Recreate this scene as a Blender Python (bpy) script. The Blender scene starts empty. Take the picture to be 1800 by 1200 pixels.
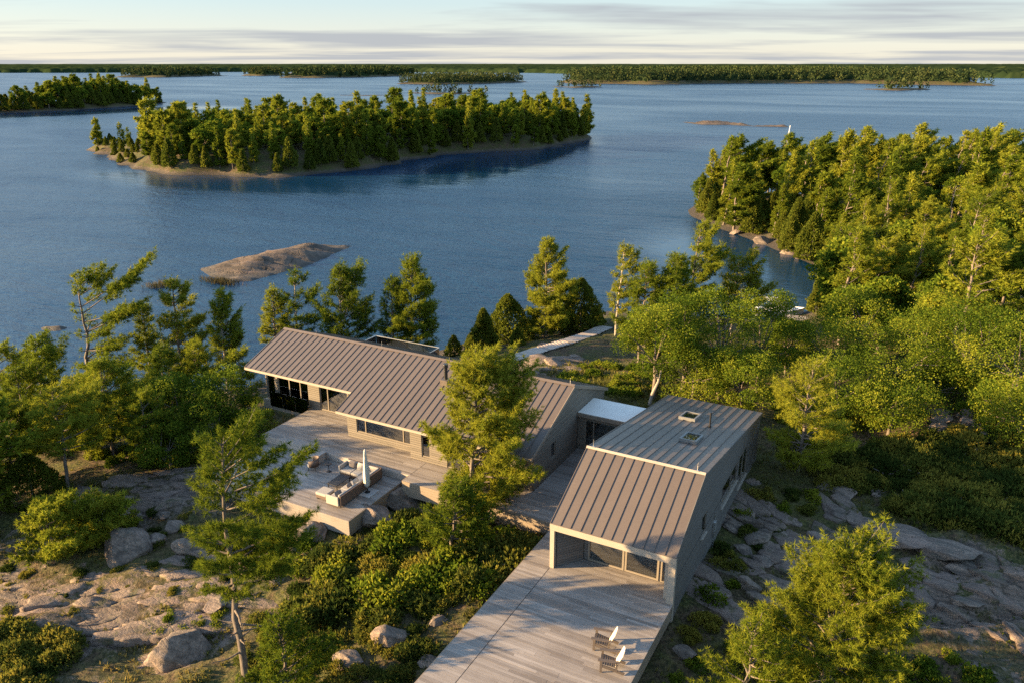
import bpy, math, random
import numpy as np
from mathutils import Vector, Matrix

sc = bpy.context.scene
COL = sc.collection
RNG = np.random.default_rng(11)

# ------------------------------------------------------------------ camera, sky, sun, exposure
# World axes follow the house: +X runs along the ridges, +Y away towards the lake; the decks are z = 0, the lake z = WL.
WL = -7.0
CAMZ = 22.0
FPX = 1400.0                      # focal length in pixels of the 1800 px wide photograph
PITCH = math.atan(488.0 / FPX)
FWD = np.array([-0.4705752, 0.88235989, 0.0])
RGT = np.array([0.88235989, 0.4705752, 0.0])
CF = np.array([FWD[0] * math.cos(PITCH), FWD[1] * math.cos(PITCH), -math.sin(PITCH)])
CU = np.array([FWD[0] * math.sin(PITCH), FWD[1] * math.sin(PITCH), math.cos(PITCH)])
cam = bpy.data.cameras.new('camera')
cam.sensor_width = 36.0
cam.lens = 36.0 * FPX / 1800.0
cam.clip_start = 0.5
cam.clip_end = 40000
camo = bpy.data.objects.new('camera', cam)
COL.objects.link(camo)
m3 = Matrix((RGT, CU, -CF)).transposed()
camo.matrix_world = Matrix.Translation((0, 0, CAMZ)) @ m3.to_4x4()
sc.camera = camo

SUN_EL = math.radians(12.5)
SUN_AZ = np.array([-0.856, -0.517])
world = bpy.data.worlds.new('World')
sc.world = world
world.use_nodes = True
nt = world.node_tree
N, L = nt.nodes, nt.links
N.clear()
def nn(tree, kind, **kw):
    n = tree.nodes.new(kind)
    for k, v in kw.items():
        setattr(n, k, v)
    return n
sky = nn(nt, 'ShaderNodeTexSky', sky_type='NISHITA', sun_disc=False)
sky.sun_elevation = SUN_EL
sky.sun_rotation = math.atan2(SUN_AZ[0], SUN_AZ[1])
sky.altitude = 100
sky.air_density = 1.15
sky.dust_density = 0.6
sky.ozone_density = 2.0
bg = nn(nt, 'ShaderNodeBackground')
bg.inputs[1].default_value = 0.10
wo = nn(nt, 'ShaderNodeOutputWorld')
tc = nn(nt, 'ShaderNodeTexCoord')
sep = nn(nt, 'ShaderNodeSeparateXYZ')
L.new(tc.outputs['Generated'], sep.inputs[0])
def math_node(tree, op, a, b=None):
    n = nn(tree, 'ShaderNodeMath', operation=op)
    for i, v in enumerate((a, b)):
        if v is None:
            continue
        if hasattr(v, 'links'):
            tree.links.new(v, n.inputs[i])
        else:
            n.inputs[i].default_value = v
    return n.outputs[0]
# layered cloud deck: direction projected on a plane overhead, so bands crowd towards the horizon
zc = math_node(nt, 'MAXIMUM', sep.outputs[2], 0.0)
den = math_node(nt, 'ADD', zc, 0.035)
cx = math_node(nt, 'DIVIDE', sep.outputs[0], den)
cy = math_node(nt, 'DIVIDE', sep.outputs[1], den)
# rotate so the first axis lies across the view, the second along it
ax = math_node(nt, 'ADD', math_node(nt, 'MULTIPLY', cx, 0.882), math_node(nt, 'MULTIPLY', cy, 0.47))
ay = math_node(nt, 'ADD', math_node(nt, 'MULTIPLY', cx, -0.47), math_node(nt, 'MULTIPLY', cy, 0.882))
comb = nn(nt, 'ShaderNodeCombineXYZ')
L.new(math_node(nt, 'MULTIPLY', ax, 0.15), comb.inputs[0])
L.new(math_node(nt, 'MULTIPLY', ay, 0.24), comb.inputs[1])
comb.inputs[2].default_value = 3.7
cn = nn(nt, 'ShaderNodeTexNoise')
cn.inputs['Scale'].default_value = 1.15
cn.inputs['Detail'].default_value = 5
cn.inputs['Roughness'].default_value = 0.55
cn.inputs['Distortion'].default_value = 0.35
L.new(comb.outputs[0], cn.inputs['Vector'])
ramp = nn(nt, 'ShaderNodeValToRGB')
ramp.color_ramp.elements[0].position = 0.43
ramp.color_ramp.elements[0].color = (0, 0, 0, 1)
ramp.color_ramp.elements[1].position = 0.64
ramp.color_ramp.elements[1].color = (1, 1, 1, 1)
L.new(cn.outputs[0], ramp.inputs[0])
# thin veil that whitens the low sky
veil = nn(nt, 'ShaderNodeMix', data_type='RGBA')
vr = nn(nt, 'ShaderNodeMapRange')
vr.inputs[1].default_value = 0.08
vr.inputs[2].default_value = 0.24
vr.inputs[3].default_value = 0.85
vr.inputs[4].default_value = 0.0
L.new(zc, vr.inputs[0])
L.new(vr.outputs[0], veil.inputs[0])
L.new(sky.outputs[0], veil.inputs[6])
vcol = nn(nt, 'ShaderNodeMix', data_type='RGBA')
vz = nn(nt, 'ShaderNodeMapRange')
vz.inputs[1].default_value = 0.005
vz.inputs[2].default_value = 0.065
L.new(zc, vz.inputs[0])
L.new(vz.outputs[0], vcol.inputs[0])
vcol.inputs[6].default_value = (1.62, 1.58, 1.45, 1)
vcol.inputs[7].default_value = (1.08, 1.36, 1.56, 1)
L.new(vcol.outputs[2], veil.inputs[7])
cm = nn(nt, 'ShaderNodeMix', data_type='RGBA')
cfade = nn(nt, 'ShaderNodeMapRange')          # the cloud deck thins out overhead
for i_, x_ in enumerate((0.08, 0.30, 0.85, 0.32)):
    cfade.inputs[i_ + 1].default_value = x_
L.new(zc, cfade.inputs[0])
cf = math_node(nt, 'MULTIPLY', ramp.outputs[0], cfade.outputs[0])
L.new(cf, cm.inputs[0])
L.new(veil.outputs[2], cm.inputs[6])
cm.inputs[7].default_value = (0.96, 1.02, 1.12, 1)
L.new(cm.outputs[2], bg.inputs[0])
L.new(bg.outputs[0], wo.inputs[0])

sun = bpy.data.lights.new('sun', 'SUN')
sun.energy = 5.0
sun.angle = math.radians(0.53)
sun.color = (1.0, 0.68, 0.33)
suno = bpy.data.objects.new('sun', sun)
COL.objects.link(suno)
sdir = Vector((SUN_AZ[0] * math.cos(SUN_EL), SUN_AZ[1] * math.cos(SUN_EL), math.sin(SUN_EL)))
suno.rotation_euler = sdir.to_track_quat('Z', 'Y').to_euler()
suno.location = (-60, -40, 60)

sc.view_settings.view_transform = 'Standard'
sc.view_settings.look = 'None'
sc.view_settings.exposure = 2.3
sc.view_settings.gamma = 1.0
sc.view_settings.use_curve_mapping = False
sc.render.engine = 'CYCLES'
sc.cycles.use_denoising = False
sc.cycles.max_bounces = 6
sc.cycles.diffuse_bounces = 2
sc.cycles.glossy_bounces = 2
sc.cycles.transmission_bounces = 4
sc.cycles.transparent_max_bounces = 8
sc.cycles.caustics_reflective = False
sc.cycles.caustics_refractive = False

# ------------------------------------------------------------------ helpers
def ray(px, py):
    return CF + RGT * ((px - 900) / FPX) + CU * ((600 - py) / FPX)
def atz(px, py, z):
    d = ray(px, py)
    t = (z - CAMZ) / d[2]
    return np.array([d[0] * t, d[1] * t, z])

def tag(o, label=None, cat=None, group=None, kind=None):
    if label: o['label'] = label
    if cat: o['category'] = cat
    if group: o['group'] = group
    if kind: o['kind'] = kind
    return o
def link(o, parent=None):
    COL.objects.link(o)
    if parent is not None:
        o.parent = parent
    return o
def empty(name, loc=(0, 0, 0), rz=0.0, scale=1.0):
    o = bpy.data.objects.new(name, None)
    o.empty_display_size = 0.3
    o.location = loc
    o.rotation_euler = (0, 0, rz)
    if scale != 1.0:
        o.scale = (scale,) * 3
    return link(o)

def mesh_np(name, V, F, mats, midx=None, tint=None, smooth=False):
    """V (n,3); F (m,k) with a constant k, or a list of such arrays."""
    Fs = F if isinstance(F, list) else [F]
    Fs = [np.asarray(f, dtype=np.int32) for f in Fs if len(f)]
    me = bpy.data.meshes.new(name)
    V = np.ascontiguousarray(V, dtype=np.float32)
    me.vertices.add(len(V))
    me.vertices.foreach_set('co', V.ravel())
    tot = np.concatenate([np.full(len(f), f.shape[1], dtype=np.int32) for f in Fs])
    lv = np.concatenate([f.ravel() for f in Fs])
    me.loops.add(len(lv))
    me.loops.foreach_set('vertex_index', lv)
    me.polygons.add(len(tot))
    ls = np.concatenate([[0], np.cumsum(tot)[:-1]]).astype(np.int32)
    me.polygons.foreach_set('loop_start', ls)
    for m in (mats if isinstance(mats, (list, tuple)) else [mats]):
        me.materials.append(m)
    if midx is not None:
        me.polygons.foreach_set('material_index', np.asarray(midx, dtype=np.int32))
    if tint is not None:
        items = tint.items() if isinstance(tint, dict) else [('tint', tint)]
        for nm, tv in items:
            a = me.attributes.new(nm, 'FLOAT', 'POINT')
            a.data.foreach_set('value', np.ascontiguousarray(tv, dtype=np.float32))
    if smooth:
        me.polygons.foreach_set('use_smooth', np.ones(len(tot), dtype=bool))
    me.update(calc_edges=True)
    return me

BOXF = np.array([[0, 3, 2, 1], [4, 5, 6, 7], [0, 1, 5, 4], [1, 2, 6, 5], [2, 3, 7, 6], [3, 0, 4, 7]])
class MB:
    """collects boxes, prisms and tubes; build() links them as ONE mesh object"""
    def __init__(s):
        s.v, s.f, s.t = [], [], []
    def _add(s, V, F, tint=0.5):
        b = len(s.v)
        s.v += [tuple(map(float, p)) for p in V]
        s.t += [tint] * len(V)
        s.f += [tuple(int(i) + b for i in f) for f in F]
        return s
    def box(s, x0, x1, y0, y1, z0, z1, tint=0.5):
        x0, x1 = sorted((x0, x1)); y0, y1 = sorted((y0, y1)); z0, z1 = sorted((z0, z1))
        return s._add([(x0, y0, z0), (x1, y0, z0), (x1, y1, z0), (x0, y1, z0), (x0, y0, z1), (x1, y0, z1), (x1, y1, z1), (x0, y1, z1)], BOXF, tint)
    def hexa(s, P, tint=0.5):
        return s._add(P, BOXF, tint)
    def bar(s, a, b, w, h, up=(0, 0, 1), tint=0.5):
        a, b = Vector(a), Vector(b)
        d = (b - a).normalized()
        u = Vector(up)
        sd = d.cross(u)
        if sd.length < 1e-4:
            sd = d.cross(Vector((1, 0, 0)))
        sd.normalize()
        u = sd.cross(d).normalized()
        P = []
        for q in (a, b):
            for i, j in ((-1, -1), (1, -1), (1, 1), (-1, 1)):
                P.append(q + sd * (i * w / 2) + u * (j * h / 2))
        return s._add(P, [[0, 1, 2, 3], [7, 6, 5, 4], [0, 4, 5, 1], [1, 5, 6, 2], [2, 6, 7, 3], [3, 7, 4, 0]], tint)
    def tube(s, pts, rad, n=8, cap=True, tint=0.5):
        V, F = tube(pts, rad, n)
        F = [list(f) for f in F]
        if cap:
            F.append(list(range(n))[::-1])
            F.append(list(range(len(V) - n, len(V))))
        return s._add(V, F, tint)
    def prism(s, poly, z0, z1, tint=0.5):
        n = len(poly)
        V = [(x, y, z0) for x, y in poly] + [(x, y, z1) for x, y in poly]
        F = [list(range(n))[::-1], list(range(n, 2 * n))] + [[i, (i + 1) % n, n + (i + 1) % n, n + i] for i in range(n)]
        return s._add(V, F, tint)
    def extrude_x(s, poly, x0, x1, tint=0.5):        # poly in (y, z)
        n = len(poly)
        V = [(x0, y, z) for y, z in poly] + [(x1, y, z) for y, z in poly]
        F = [list(range(n))[::-1], list(range(n, 2 * n))] + [[i, (i + 1) % n, n + (i + 1) % n, n + i] for i in range(n)]
        return s._add(V, F, tint)
    def lathe(s, prof, cx=0, cy=0, n=16, tint=0.5):
        V, F = [], []
        for r, z in prof:
            for k in range(n):
                a = 2 * math.pi * k / n
                V.append((cx + r * math.cos(a), cy + r * math.sin(a), z))
        for i in range(len(prof) - 1):
            for k in range(n):
                F.append([i * n + k, i * n + (k + 1) % n, (i + 1) * n + (k + 1) % n, (i + 1) * n + k])
        F.append(list(range(n))[::-1]); F.append([(len(prof) - 1) * n + k for k in range(n)])
        return s._add(V, F, tint)
    def mesh(s, name, mat, bevel=None):
        me = bpy.data.meshes.new(name)
        me.from_pydata(s.v, [], s.f)
        me.materials.append(mat)
        a = me.attributes.new('tint', 'FLOAT', 'POINT')
        a.data.foreach_set('value', np.array(s.t, dtype=np.float32))
        me.update()
        return me
    def build(s, name, mat, parent=None, bevel=0.0, smooth=False):
        me = s.mesh(name, mat)
        if smooth:
            me.polygons.foreach_set('use_smooth', np.ones(len(me.polygons), dtype=bool))
        o = bpy.data.objects.new(name, me)
        if bevel:
            b = o.modifiers.new('bevel', 'BEVEL')
            b.width = bevel
            b.segments = 2
            b.limit_method = 'ANGLE'
        return link(o, parent)

def tube(pts, rad, n=5):
    P = np.asarray(pts, float)
    r = np.broadcast_to(np.asarray(rad, float), (len(P),))
    D = np.gradient(P, axis=0)
    D /= np.linalg.norm(D, axis=1)[:, None] + 1e-9
    ref = np.array([0, 0, 1.0]) if abs(D[0][2]) < 0.9 else np.array([1.0, 0, 0])
    A = np.cross(D, ref); A /= np.linalg.norm(A, axis=1)[:, None] + 1e-9
    B = np.cross(D, A)
    an = np.arange(n) * 2 * math.pi / n
    V = P[:, None, :] + r[:, None, None] * (A[:, None, :] * np.cos(an)[None, :, None] + B[:, None, :] * np.sin(an)[None, :, None])
    V = V.reshape(-1, 3)
    i = np.arange(len(P) - 1)[:, None] * n
    k = np.arange(n)[None, :]
    k2 = (k + 1) % n
    F = np.stack([i + k, i + k2, i + n + k2, i + n + k], -1).reshape(-1, 4)
    return V, F

# numpy gradient-free value noise
def _hash(ix, iy, seed):
    h = (ix.astype(np.int64) * 374761393 + iy.astype(np.int64) * 668265263 + seed * 974634777) & 0x7fffffff
    h = ((h ^ (h >> 13)) * 1274126177) & 0x7fffffff
    return ((h ^ (h >> 16)) & 0xffff) / 65535.0
def vnoise(x, y, seed=0):
    x = np.asarray(x, float); y = np.asarray(y, float)
    ix, iy = np.floor(x), np.floor(y)
    fx, fy = x - ix, y - iy
    fx = fx * fx * (3 - 2 * fx); fy = fy * fy * (3 - 2 * fy)
    a = _hash(ix, iy, seed); b = _hash(ix + 1, iy, seed); c = _hash(ix, iy + 1, seed); d = _hash(ix + 1, iy + 1, seed)
    return (a + (b - a) * fx + (c - a) * fy + (a - b - c + d) * fx * fy) * 2 - 1
def fbm(x, y, oct=4, seed=0, gain=0.5):
    s, a = 0, 1.0
    for o in range(oct):
        s = s + a * vnoise(np.asarray(x) * 2 ** o + 13.1 * o, np.asarray(y) * 2 ** o - 7.7 * o, seed + o)
        a *= gain
    return s

# ------------------------------------------------------------------ materials
def material(name):
    m = bpy.data.materials.new(name)
    m.use_nodes = True
    t = m.node_tree
    p = t.nodes['Principled BSDF']
    return m, t, p
def noise(t, scale, detail=4, rough=0.5, vec=None, dist=0.0):
    n = nn(t, 'ShaderNodeTexNoise')
    n.inputs['Scale'].default_value = scale
    n.inputs['Detail'].default_value = detail
    n.inputs['Roughness'].default_value = rough
    n.inputs['Distortion'].default_value = dist
    if vec is not None:
        t.links.new(vec, n.inputs['Vector'])
    return n.outputs[0]
def coords(t, scale=(1, 1, 1), rot=(0, 0, 0), which='Object'):
    c = nn(t, 'ShaderNodeTexCoord')
    m = nn(t, 'ShaderNodeMapping')
    m.inputs['Scale'].default_value = scale
    m.inputs['Rotation'].default_value = rot
    t.links.new(c.outputs[which], m.inputs[0])
    return m.outputs[0]
def world_pos(t, scale=(1, 1, 1), rot=(0, 0, 0)):
    g = nn(t, 'ShaderNodeNewGeometry')
    m = nn(t, 'ShaderNodeMapping')
    m.inputs['Scale'].default_value = scale
    m.inputs['Rotation'].default_value = rot
    t.links.new(g.outputs['Position'], m.inputs[0])
    return m.outputs[0]
def crange(t, v, a, b, lo=0.0, hi=1.0):
    n = nn(t, 'ShaderNodeMapRange')
    for i, x in enumerate((a, b, lo, hi)):
        n.inputs[i + 1].default_value = x
    t.links.new(v, n.inputs[0])
    return n.outputs[0]
def mixc(t, f, a, b, blend='MIX'):
    n = nn(t, 'ShaderNodeMix', data_type='RGBA', blend_type=blend)
    for sock, v in ((n.inputs[0], f), (n.inputs[6], a), (n.inputs[7], b)):
        if hasattr(v, 'links'):
            t.links.new(v, sock)
        elif isinstance(v, (int, float)):
            sock.default_value = v
        else:
            sock.default_value = (*v, 1)
    return n.outputs[2]
def bump(t, p, h, strength=0.3, dist=0.02):
    b = nn(t, 'ShaderNodeBump')
    b.inputs['Strength'].default_value = strength
    b.inputs['Distance'].default_value = dist
    t.links.new(h, b.inputs['Height'])
    t.links.new(b.outputs[0], p.inputs['Normal'])
    return b
def attr(t, name):
    a = nn(t, 'ShaderNodeAttribute')
    a.attribute_name = name
    return a.outputs['Fac']

def simple(name, col, rough=0.6, metal=0.0, var=0.15, scale=3.0):
    m, t, p = material(name)
    n = noise(t, scale, 4, 0.6, coords(t))
    c = mixc(t, n, tuple(x * (1 - var) for x in col), tuple(min(1, x * (1 + var)) for x in col))
    t.links.new(c, p.inputs['Base Color'])
    p.inputs['Roughness'].default_value = rough
    p.inputs['Metallic'].default_value = metal
    return m

def wood(name, c0, c1, axis=0, rough=0.7, grain=1.0):
    m, t, p = material(name)
    s = [26, 26, 26]; s[axis] = 1.3
    v = world_pos(t, tuple(s))
    g = noise(t, grain, 5, 0.6, v)
    blotch = noise(t, 0.45, 4, 0.6, world_pos(t))
    f = math_node(t, 'ADD', math_node(t, 'MULTIPLY', g, 0.5), math_node(t, 'MULTIPLY', attr(t, 'tint'), 0.5))
    f = math_node(t, 'ADD', f, math_node(t, 'MULTIPLY', math_node(t, 'SUBTRACT', blotch, 0.5), 0.7))
    c = mixc(t, crange(t, f, 0.2, 0.85), c0, c1)
    t.links.new(c, p.inputs['Base Color'])
    p.inputs['Roughness'].default_value = rough
    bump(t, p, g, 0.25, 0.01)
    return m

M = {}
M['deck'] = wood('weathered_deck', (0.150, 0.126, 0.108), (0.32, 0.282, 0.250), 0, 0.6)
M['walkwood'] = wood('boardwalk_wood', (0.24, 0.20, 0.17), (0.46, 0.40, 0.35), 0, 0.7)
M['cedar_wall'] = wood('cedar_siding', (0.17, 0.135, 0.10), (0.27, 0.215, 0.165), 0, 0.65)
M['trim'] = wood('pale_trim', (0.26, 0.225, 0.18), (0.36, 0.31, 0.26), 0, 0.55)
M['ply'] = simple('interior_wood', (0.46, 0.29, 0.15), 0.5)
M['white'] = simple('white_cabinet', (0.72, 0.70, 0.66), 0.4, var=0.05)
M['membrane'] = simple('white_membrane', (0.66, 0.62, 0.56), 0.6, var=0.08, scale=1.2)
M['dark'] = simple('dark_metal', (0.03, 0.03, 0.032), 0.45, 0.5)
M['frame'] = simple('window_frame', (0.19, 0.16, 0.125), 0.5, var=0.1)
M['curb'] = simple('skylight_curb', (0.17, 0.17, 0.165), 0.5)
M['steel'] = simple('steel', (0.55, 0.55, 0.54), 0.35, 0.8)
M['fabric'] = simple('cushion', (0.31, 0.285, 0.255), 0.9, var=0.08, scale=20)
M['fabric_dark'] = simple('dark_cushion', (0.16, 0.13, 0.115), 0.9, scale=20)
M['wicker'] = simple('wicker', (0.10, 0.065, 0.048), 0.7, var=0.4, scale=60)
M['canvas'] = simple('umbrella_canvas', (0.50, 0.48, 0.43), 0.85, var=0.06, scale=8)
M['paver'] = simple('stone_paver', (0.36, 0.34, 0.32), 0.85, scale=9)
M['chairwood'] = simple('chair_wood', (0.085, 0.066, 0.054), 0.7, var=0.3, scale=14)
M['sunlit_slat'] = simple('sunlit_chair_slat', (0.62, 0.55, 0.45), 0.65, var=0.12, scale=14)  # back slats of the dark chairs, low sunlight put into the colour
M['boat'] = simple('boat_hull', (0.78, 0.79, 0.80), 0.25, var=0.03)
M['plaster'] = simple('cottage_wall', (0.75, 0.72, 0.66), 0.7)
M['concrete'] = simple('concrete', (0.30, 0.285, 0.26), 0.85, scale=4)

def roof_metal():
    m, t, p = material('standing_seam_metal')
    v = world_pos(t)
    n = noise(t, 0.8, 5, 0.6, v)
    n2 = noise(t, 7.0, 3, 0.5, v)
    rnd = nn(t, 'ShaderNodeObjectInfo').outputs['Random']
    f = math_node(t, 'ADD', math_node(t, 'MULTIPLY', n, 0.6), math_node(t, 'MULTIPLY', rnd, 0.35))
    c = mixc(t, f, (0.100, 0.079, 0.065), (0.138, 0.109, 0.090))
    t.links.new(c, p.inputs['Base Color'])
    p.inputs['Metallic'].default_value = 0.1
    t.links.new(crange(t, n2, 0.3, 0.7, 0.38, 0.52), p.inputs['Roughness'])
    bump(t, p, n, 0.12, 0.03)
    return m
M['roof'] = roof_metal()

def siding(name, c0, c1, pitch=0.14):
    m, t, p = material(name)
    g = nn(t, 'ShaderNodeNewGeometry')
    sp = nn(t, 'ShaderNodeSeparateXYZ')
    t.links.new(g.outputs['Position'], sp.inputs[0])
    zz = math_node(t, 'DIVIDE', sp.outputs[2], pitch)
    fr = math_node(t, 'FRACT', zz)
    board = math_node(t, 'FLOOR', zz)
    wn = nn(t, 'ShaderNodeTexWhiteNoise', noise_dimensions='1D')
    t.links.new(board, wn.inputs['W'])
    grain = noise(t, 1.0, 5, 0.6, world_pos(t, (1.1, 1.1, 22)))
    big = noise(t, 0.5, 3, 0.5, world_pos(t))
    f = math_node(t, 'ADD', math_node(t, 'MULTIPLY', wn.outputs[0], 0.35), math_node(t, 'MULTIPLY', grain, 0.4))
    f = math_node(t, 'ADD', f, math_node(t, 'MULTIPLY', big, 0.35))
    c = mixc(t, crange(t, f, 0.15, 0.95), c0, c1)
    t.links.new(c, p.inputs['Base Color'])
    p.inputs['Roughness'].default_value = 0.7
    groove = crange(t, fr, 0.0, 0.1)
    bump(t, p, groove, 1.0, 0.03)
    return m
M['siding'] = siding('horizontal_siding', (0.105, 0.090, 0.072), (0.195, 0.165, 0.13))
M['siding_grey'] = siding('grey_siding', (0.080, 0.073, 0.068), (0.135, 0.124, 0.114))

def glass():
    m = bpy.data.materials.new('window_glass')
    m.use_nodes = True
    t = m.node_tree
    t.nodes.remove(t.nodes['Principled BSDF'])
    fr = nn(t, 'ShaderNodeFresnel')
    fr.inputs[0].default_value = 1.55
    tr = nn(t, 'ShaderNodeBsdfTransparent')
    tr.inputs[0].default_value = (0.55, 0.60, 0.57, 1)
    gl = nn(t, 'ShaderNodeBsdfGlossy')
    gl.inputs['Roughness'].default_value = 0.02
    gl.inputs[0].default_value = (1, 1, 1, 1)
    mx = nn(t, 'ShaderNodeMixShader')
    t.links.new(crange(t, fr.outputs[0], 0.0, 1.0, 0.16, 1.0), mx.inputs[0])
    t.links.new(tr.outputs[0], mx.inputs[1])
    t.links.new(gl.outputs[0], mx.inputs[2])
    t.links.new(mx.outputs[0], t.nodes['Material Output'].inputs[0])
    return m
M['glass'] = glass()

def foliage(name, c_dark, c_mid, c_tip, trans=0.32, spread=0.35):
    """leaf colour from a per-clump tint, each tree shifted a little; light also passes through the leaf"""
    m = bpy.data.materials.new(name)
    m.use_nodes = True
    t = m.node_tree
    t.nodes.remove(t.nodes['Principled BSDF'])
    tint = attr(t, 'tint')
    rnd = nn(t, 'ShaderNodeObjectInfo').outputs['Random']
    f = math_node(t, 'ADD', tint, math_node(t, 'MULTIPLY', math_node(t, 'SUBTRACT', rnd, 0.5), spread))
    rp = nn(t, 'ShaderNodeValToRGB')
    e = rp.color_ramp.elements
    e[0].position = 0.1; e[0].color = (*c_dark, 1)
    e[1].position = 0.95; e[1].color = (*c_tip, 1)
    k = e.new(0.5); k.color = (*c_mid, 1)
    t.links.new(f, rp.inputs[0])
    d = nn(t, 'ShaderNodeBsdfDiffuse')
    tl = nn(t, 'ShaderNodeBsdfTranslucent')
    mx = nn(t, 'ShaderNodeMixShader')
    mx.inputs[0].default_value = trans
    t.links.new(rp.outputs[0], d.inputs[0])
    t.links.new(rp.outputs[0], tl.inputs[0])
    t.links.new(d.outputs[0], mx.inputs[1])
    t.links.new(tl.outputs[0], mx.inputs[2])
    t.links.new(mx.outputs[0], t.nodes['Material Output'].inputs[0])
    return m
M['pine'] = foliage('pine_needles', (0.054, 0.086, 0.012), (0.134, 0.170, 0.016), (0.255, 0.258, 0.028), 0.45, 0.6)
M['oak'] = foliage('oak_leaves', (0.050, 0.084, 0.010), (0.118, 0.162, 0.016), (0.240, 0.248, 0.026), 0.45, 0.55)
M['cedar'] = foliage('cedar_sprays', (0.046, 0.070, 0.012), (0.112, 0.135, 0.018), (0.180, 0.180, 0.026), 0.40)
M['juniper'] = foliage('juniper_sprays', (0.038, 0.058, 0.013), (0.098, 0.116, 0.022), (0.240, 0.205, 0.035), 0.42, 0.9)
M['grass'] = foliage('grass_blades', (0.070, 0.075, 0.020), (0.130, 0.125, 0.032), (0.250, 0.190, 0.065), 0.3)
M['dry'] = foliage('dry_twigs', (0.17, 0.13, 0.08), (0.24, 0.19, 0.12), (0.30, 0.25, 0.17), 0.15)
M['reed'] = foliage('reeds', (0.05, 0.045, 0.025), (0.09, 0.075, 0.035), (0.13, 0.11, 0.05), 0.2)
M['farwood'] = foliage('far_wood', (0.022, 0.038, 0.016), (0.042, 0.060, 0.022), (0.075, 0.085, 0.030), 0.2)

def bark():
    m, t, p = material('pine_bark')
    v = coords(t, (9, 9, 1.6))
    n = noise(t, 1.4, 5, 0.65, v)
    c = mixc(t, crange(t, n, 0.3, 0.7), (0.055, 0.042, 0.034), (0.19, 0.155, 0.125))
    t.links.new(c, p.inputs['Base Color'])
    p.inputs['Roughness'].default_value = 0.9
    bump(t, p, n, 0.5, 0.03)
    return m
def sky_glass():
    m, t, p = material('skylight_glass')
    n = noise(t, 2.0, 3, 0.5, world_pos(t))
    t.links.new(mixc(t, n, (0.010, 0.014, 0.011), (0.016, 0.022, 0.016)), p.inputs['Base Color'])
    p.inputs['Roughness'].default_value = 0.03
    p.inputs['IOR'].default_value = 1.9
    return m
M['skyglass'] = sky_glass()
M['bark'] = bark()
M['bark_pale'] = simple('bleached_wood', (0.26, 0.22, 0.18), 0.85, var=0.25, scale=6)

def rock_color(t, v, streak, crk=0.25):
    n1 = noise(t, 0.35, 6, 0.62, v)
    n2 = noise(t, 2.2, 6, 0.65, v)
    n3 = noise(t, 1.0, 7, 0.68, streak, 0.6)
    n4 = noise(t, 9.0, 5, 0.7, v)
    wv = nn(t, 'ShaderNodeVectorMath', operation='ADD')
    nv = nn(t, 'ShaderNodeTexNoise'); nv.inputs['Scale'].default_value = 0.9; nv.inputs['Detail'].default_value = 4
    t.links.new(v, nv.inputs['Vector'])
    t.links.new(streak, wv.inputs[0]); t.links.new(nv.outputs['Color'], wv.inputs[1])
    vo = nn(t, 'ShaderNodeTexVoronoi', feature='DISTANCE_TO_EDGE')
    vo.inputs['Scale'].default_value = 0.62
    t.links.new(wv.outputs[0], vo.inputs['Vector'])
    crack = crange(t, vo.outputs['Distance'], 0.0, 0.035, 1.0, 0.0)
    c = mixc(t, crange(t, n3, 0.38, 0.62), (0.076, 0.059, 0.047), (0.240, 0.182, 0.142))
    c = mixc(t, crange(t, n1, 0.5, 0.72), c, (0.25, 0.175, 0.14))          # pink gneiss
    c = mixc(t, crange(t, n2, 0.54, 0.70, 0, 0.75), c, (0.075, 0.076, 0.062))   # lichen
    c = mixc(t, crange(t, n4, 0.50, 0.66, 0, 0.7), c, (0.055, 0.052, 0.045))
    c = mixc(t, math_node(t, 'MULTIPLY', crack, crk), c, (0.022, 0.020, 0.015))
    n2 = math_node(t, 'ADD', n2, math_node(t, 'MULTIPLY', n4, 0.5))
    n2 = math_node(t, 'SUBTRACT', n2, math_node(t, 'MULTIPLY', crack, crk))
    return c, n2, n3
def rock_mat(name, wet=False, vary=False):
    m, t, p = material(name)
    v = world_pos(t)
    s = world_pos(t, (0.09, 0.75, 0.9) if wet else (0.5, 2.6, 3.0), (0.1, 0.1, math.radians(-28 if wet else -32)))
    c, n2, n3 = rock_color(t, v, s, 0.8 if wet else 0.25)
    if vary:
        mo = noise(t, 0.9, 6, 0.7, v)
        c = mixc(t, 1.0, c, (0.80, 0.77, 0.74), 'MULTIPLY')
        rnd = nn(t, 'ShaderNodeObjectInfo').outputs['Random']
        c = mixc(t, math_node(t, 'MULTIPLY', rnd, 0.55), c, (0.200, 0.148, 0.122))
        c = mixc(t, crange(t, mo, 0.54, 0.62, 0, 0.85), c, mixc(t, n2, (0.022, 0.026, 0.010), (0.075, 0.070, 0.024)))
    if wet:
        c = mixc(t, 1.0, c, (0.55, 0.53, 0.50), 'MULTIPLY')
        g = nn(t, 'ShaderNodeSeparateXYZ'); t.links.new(v, g.inputs[0])
        w = crange(t, g.outputs[2], WL + 0.12, WL + 0.45, 1.0, 0.0)
        c = mixc(t, w, c, (0.045, 0.040, 0.034))
    t.links.new(c, p.inputs['Base Color'])
    p.inputs['Roughness'].default_value = 0.85
    h = math_node(t, 'ADD', math_node(t, 'MULTIPLY', n3, 0.8), math_node(t, 'MULTIPLY', n2, 0.6))
    bump(t, p, h, 0.9, 0.16)
    return m
M['rock'] = rock_mat('gneiss_rock')
M['islet_rock'] = rock_mat('shore_rock', True)
M['slab'] = rock_mat('bedrock_slab', False, True)

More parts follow.
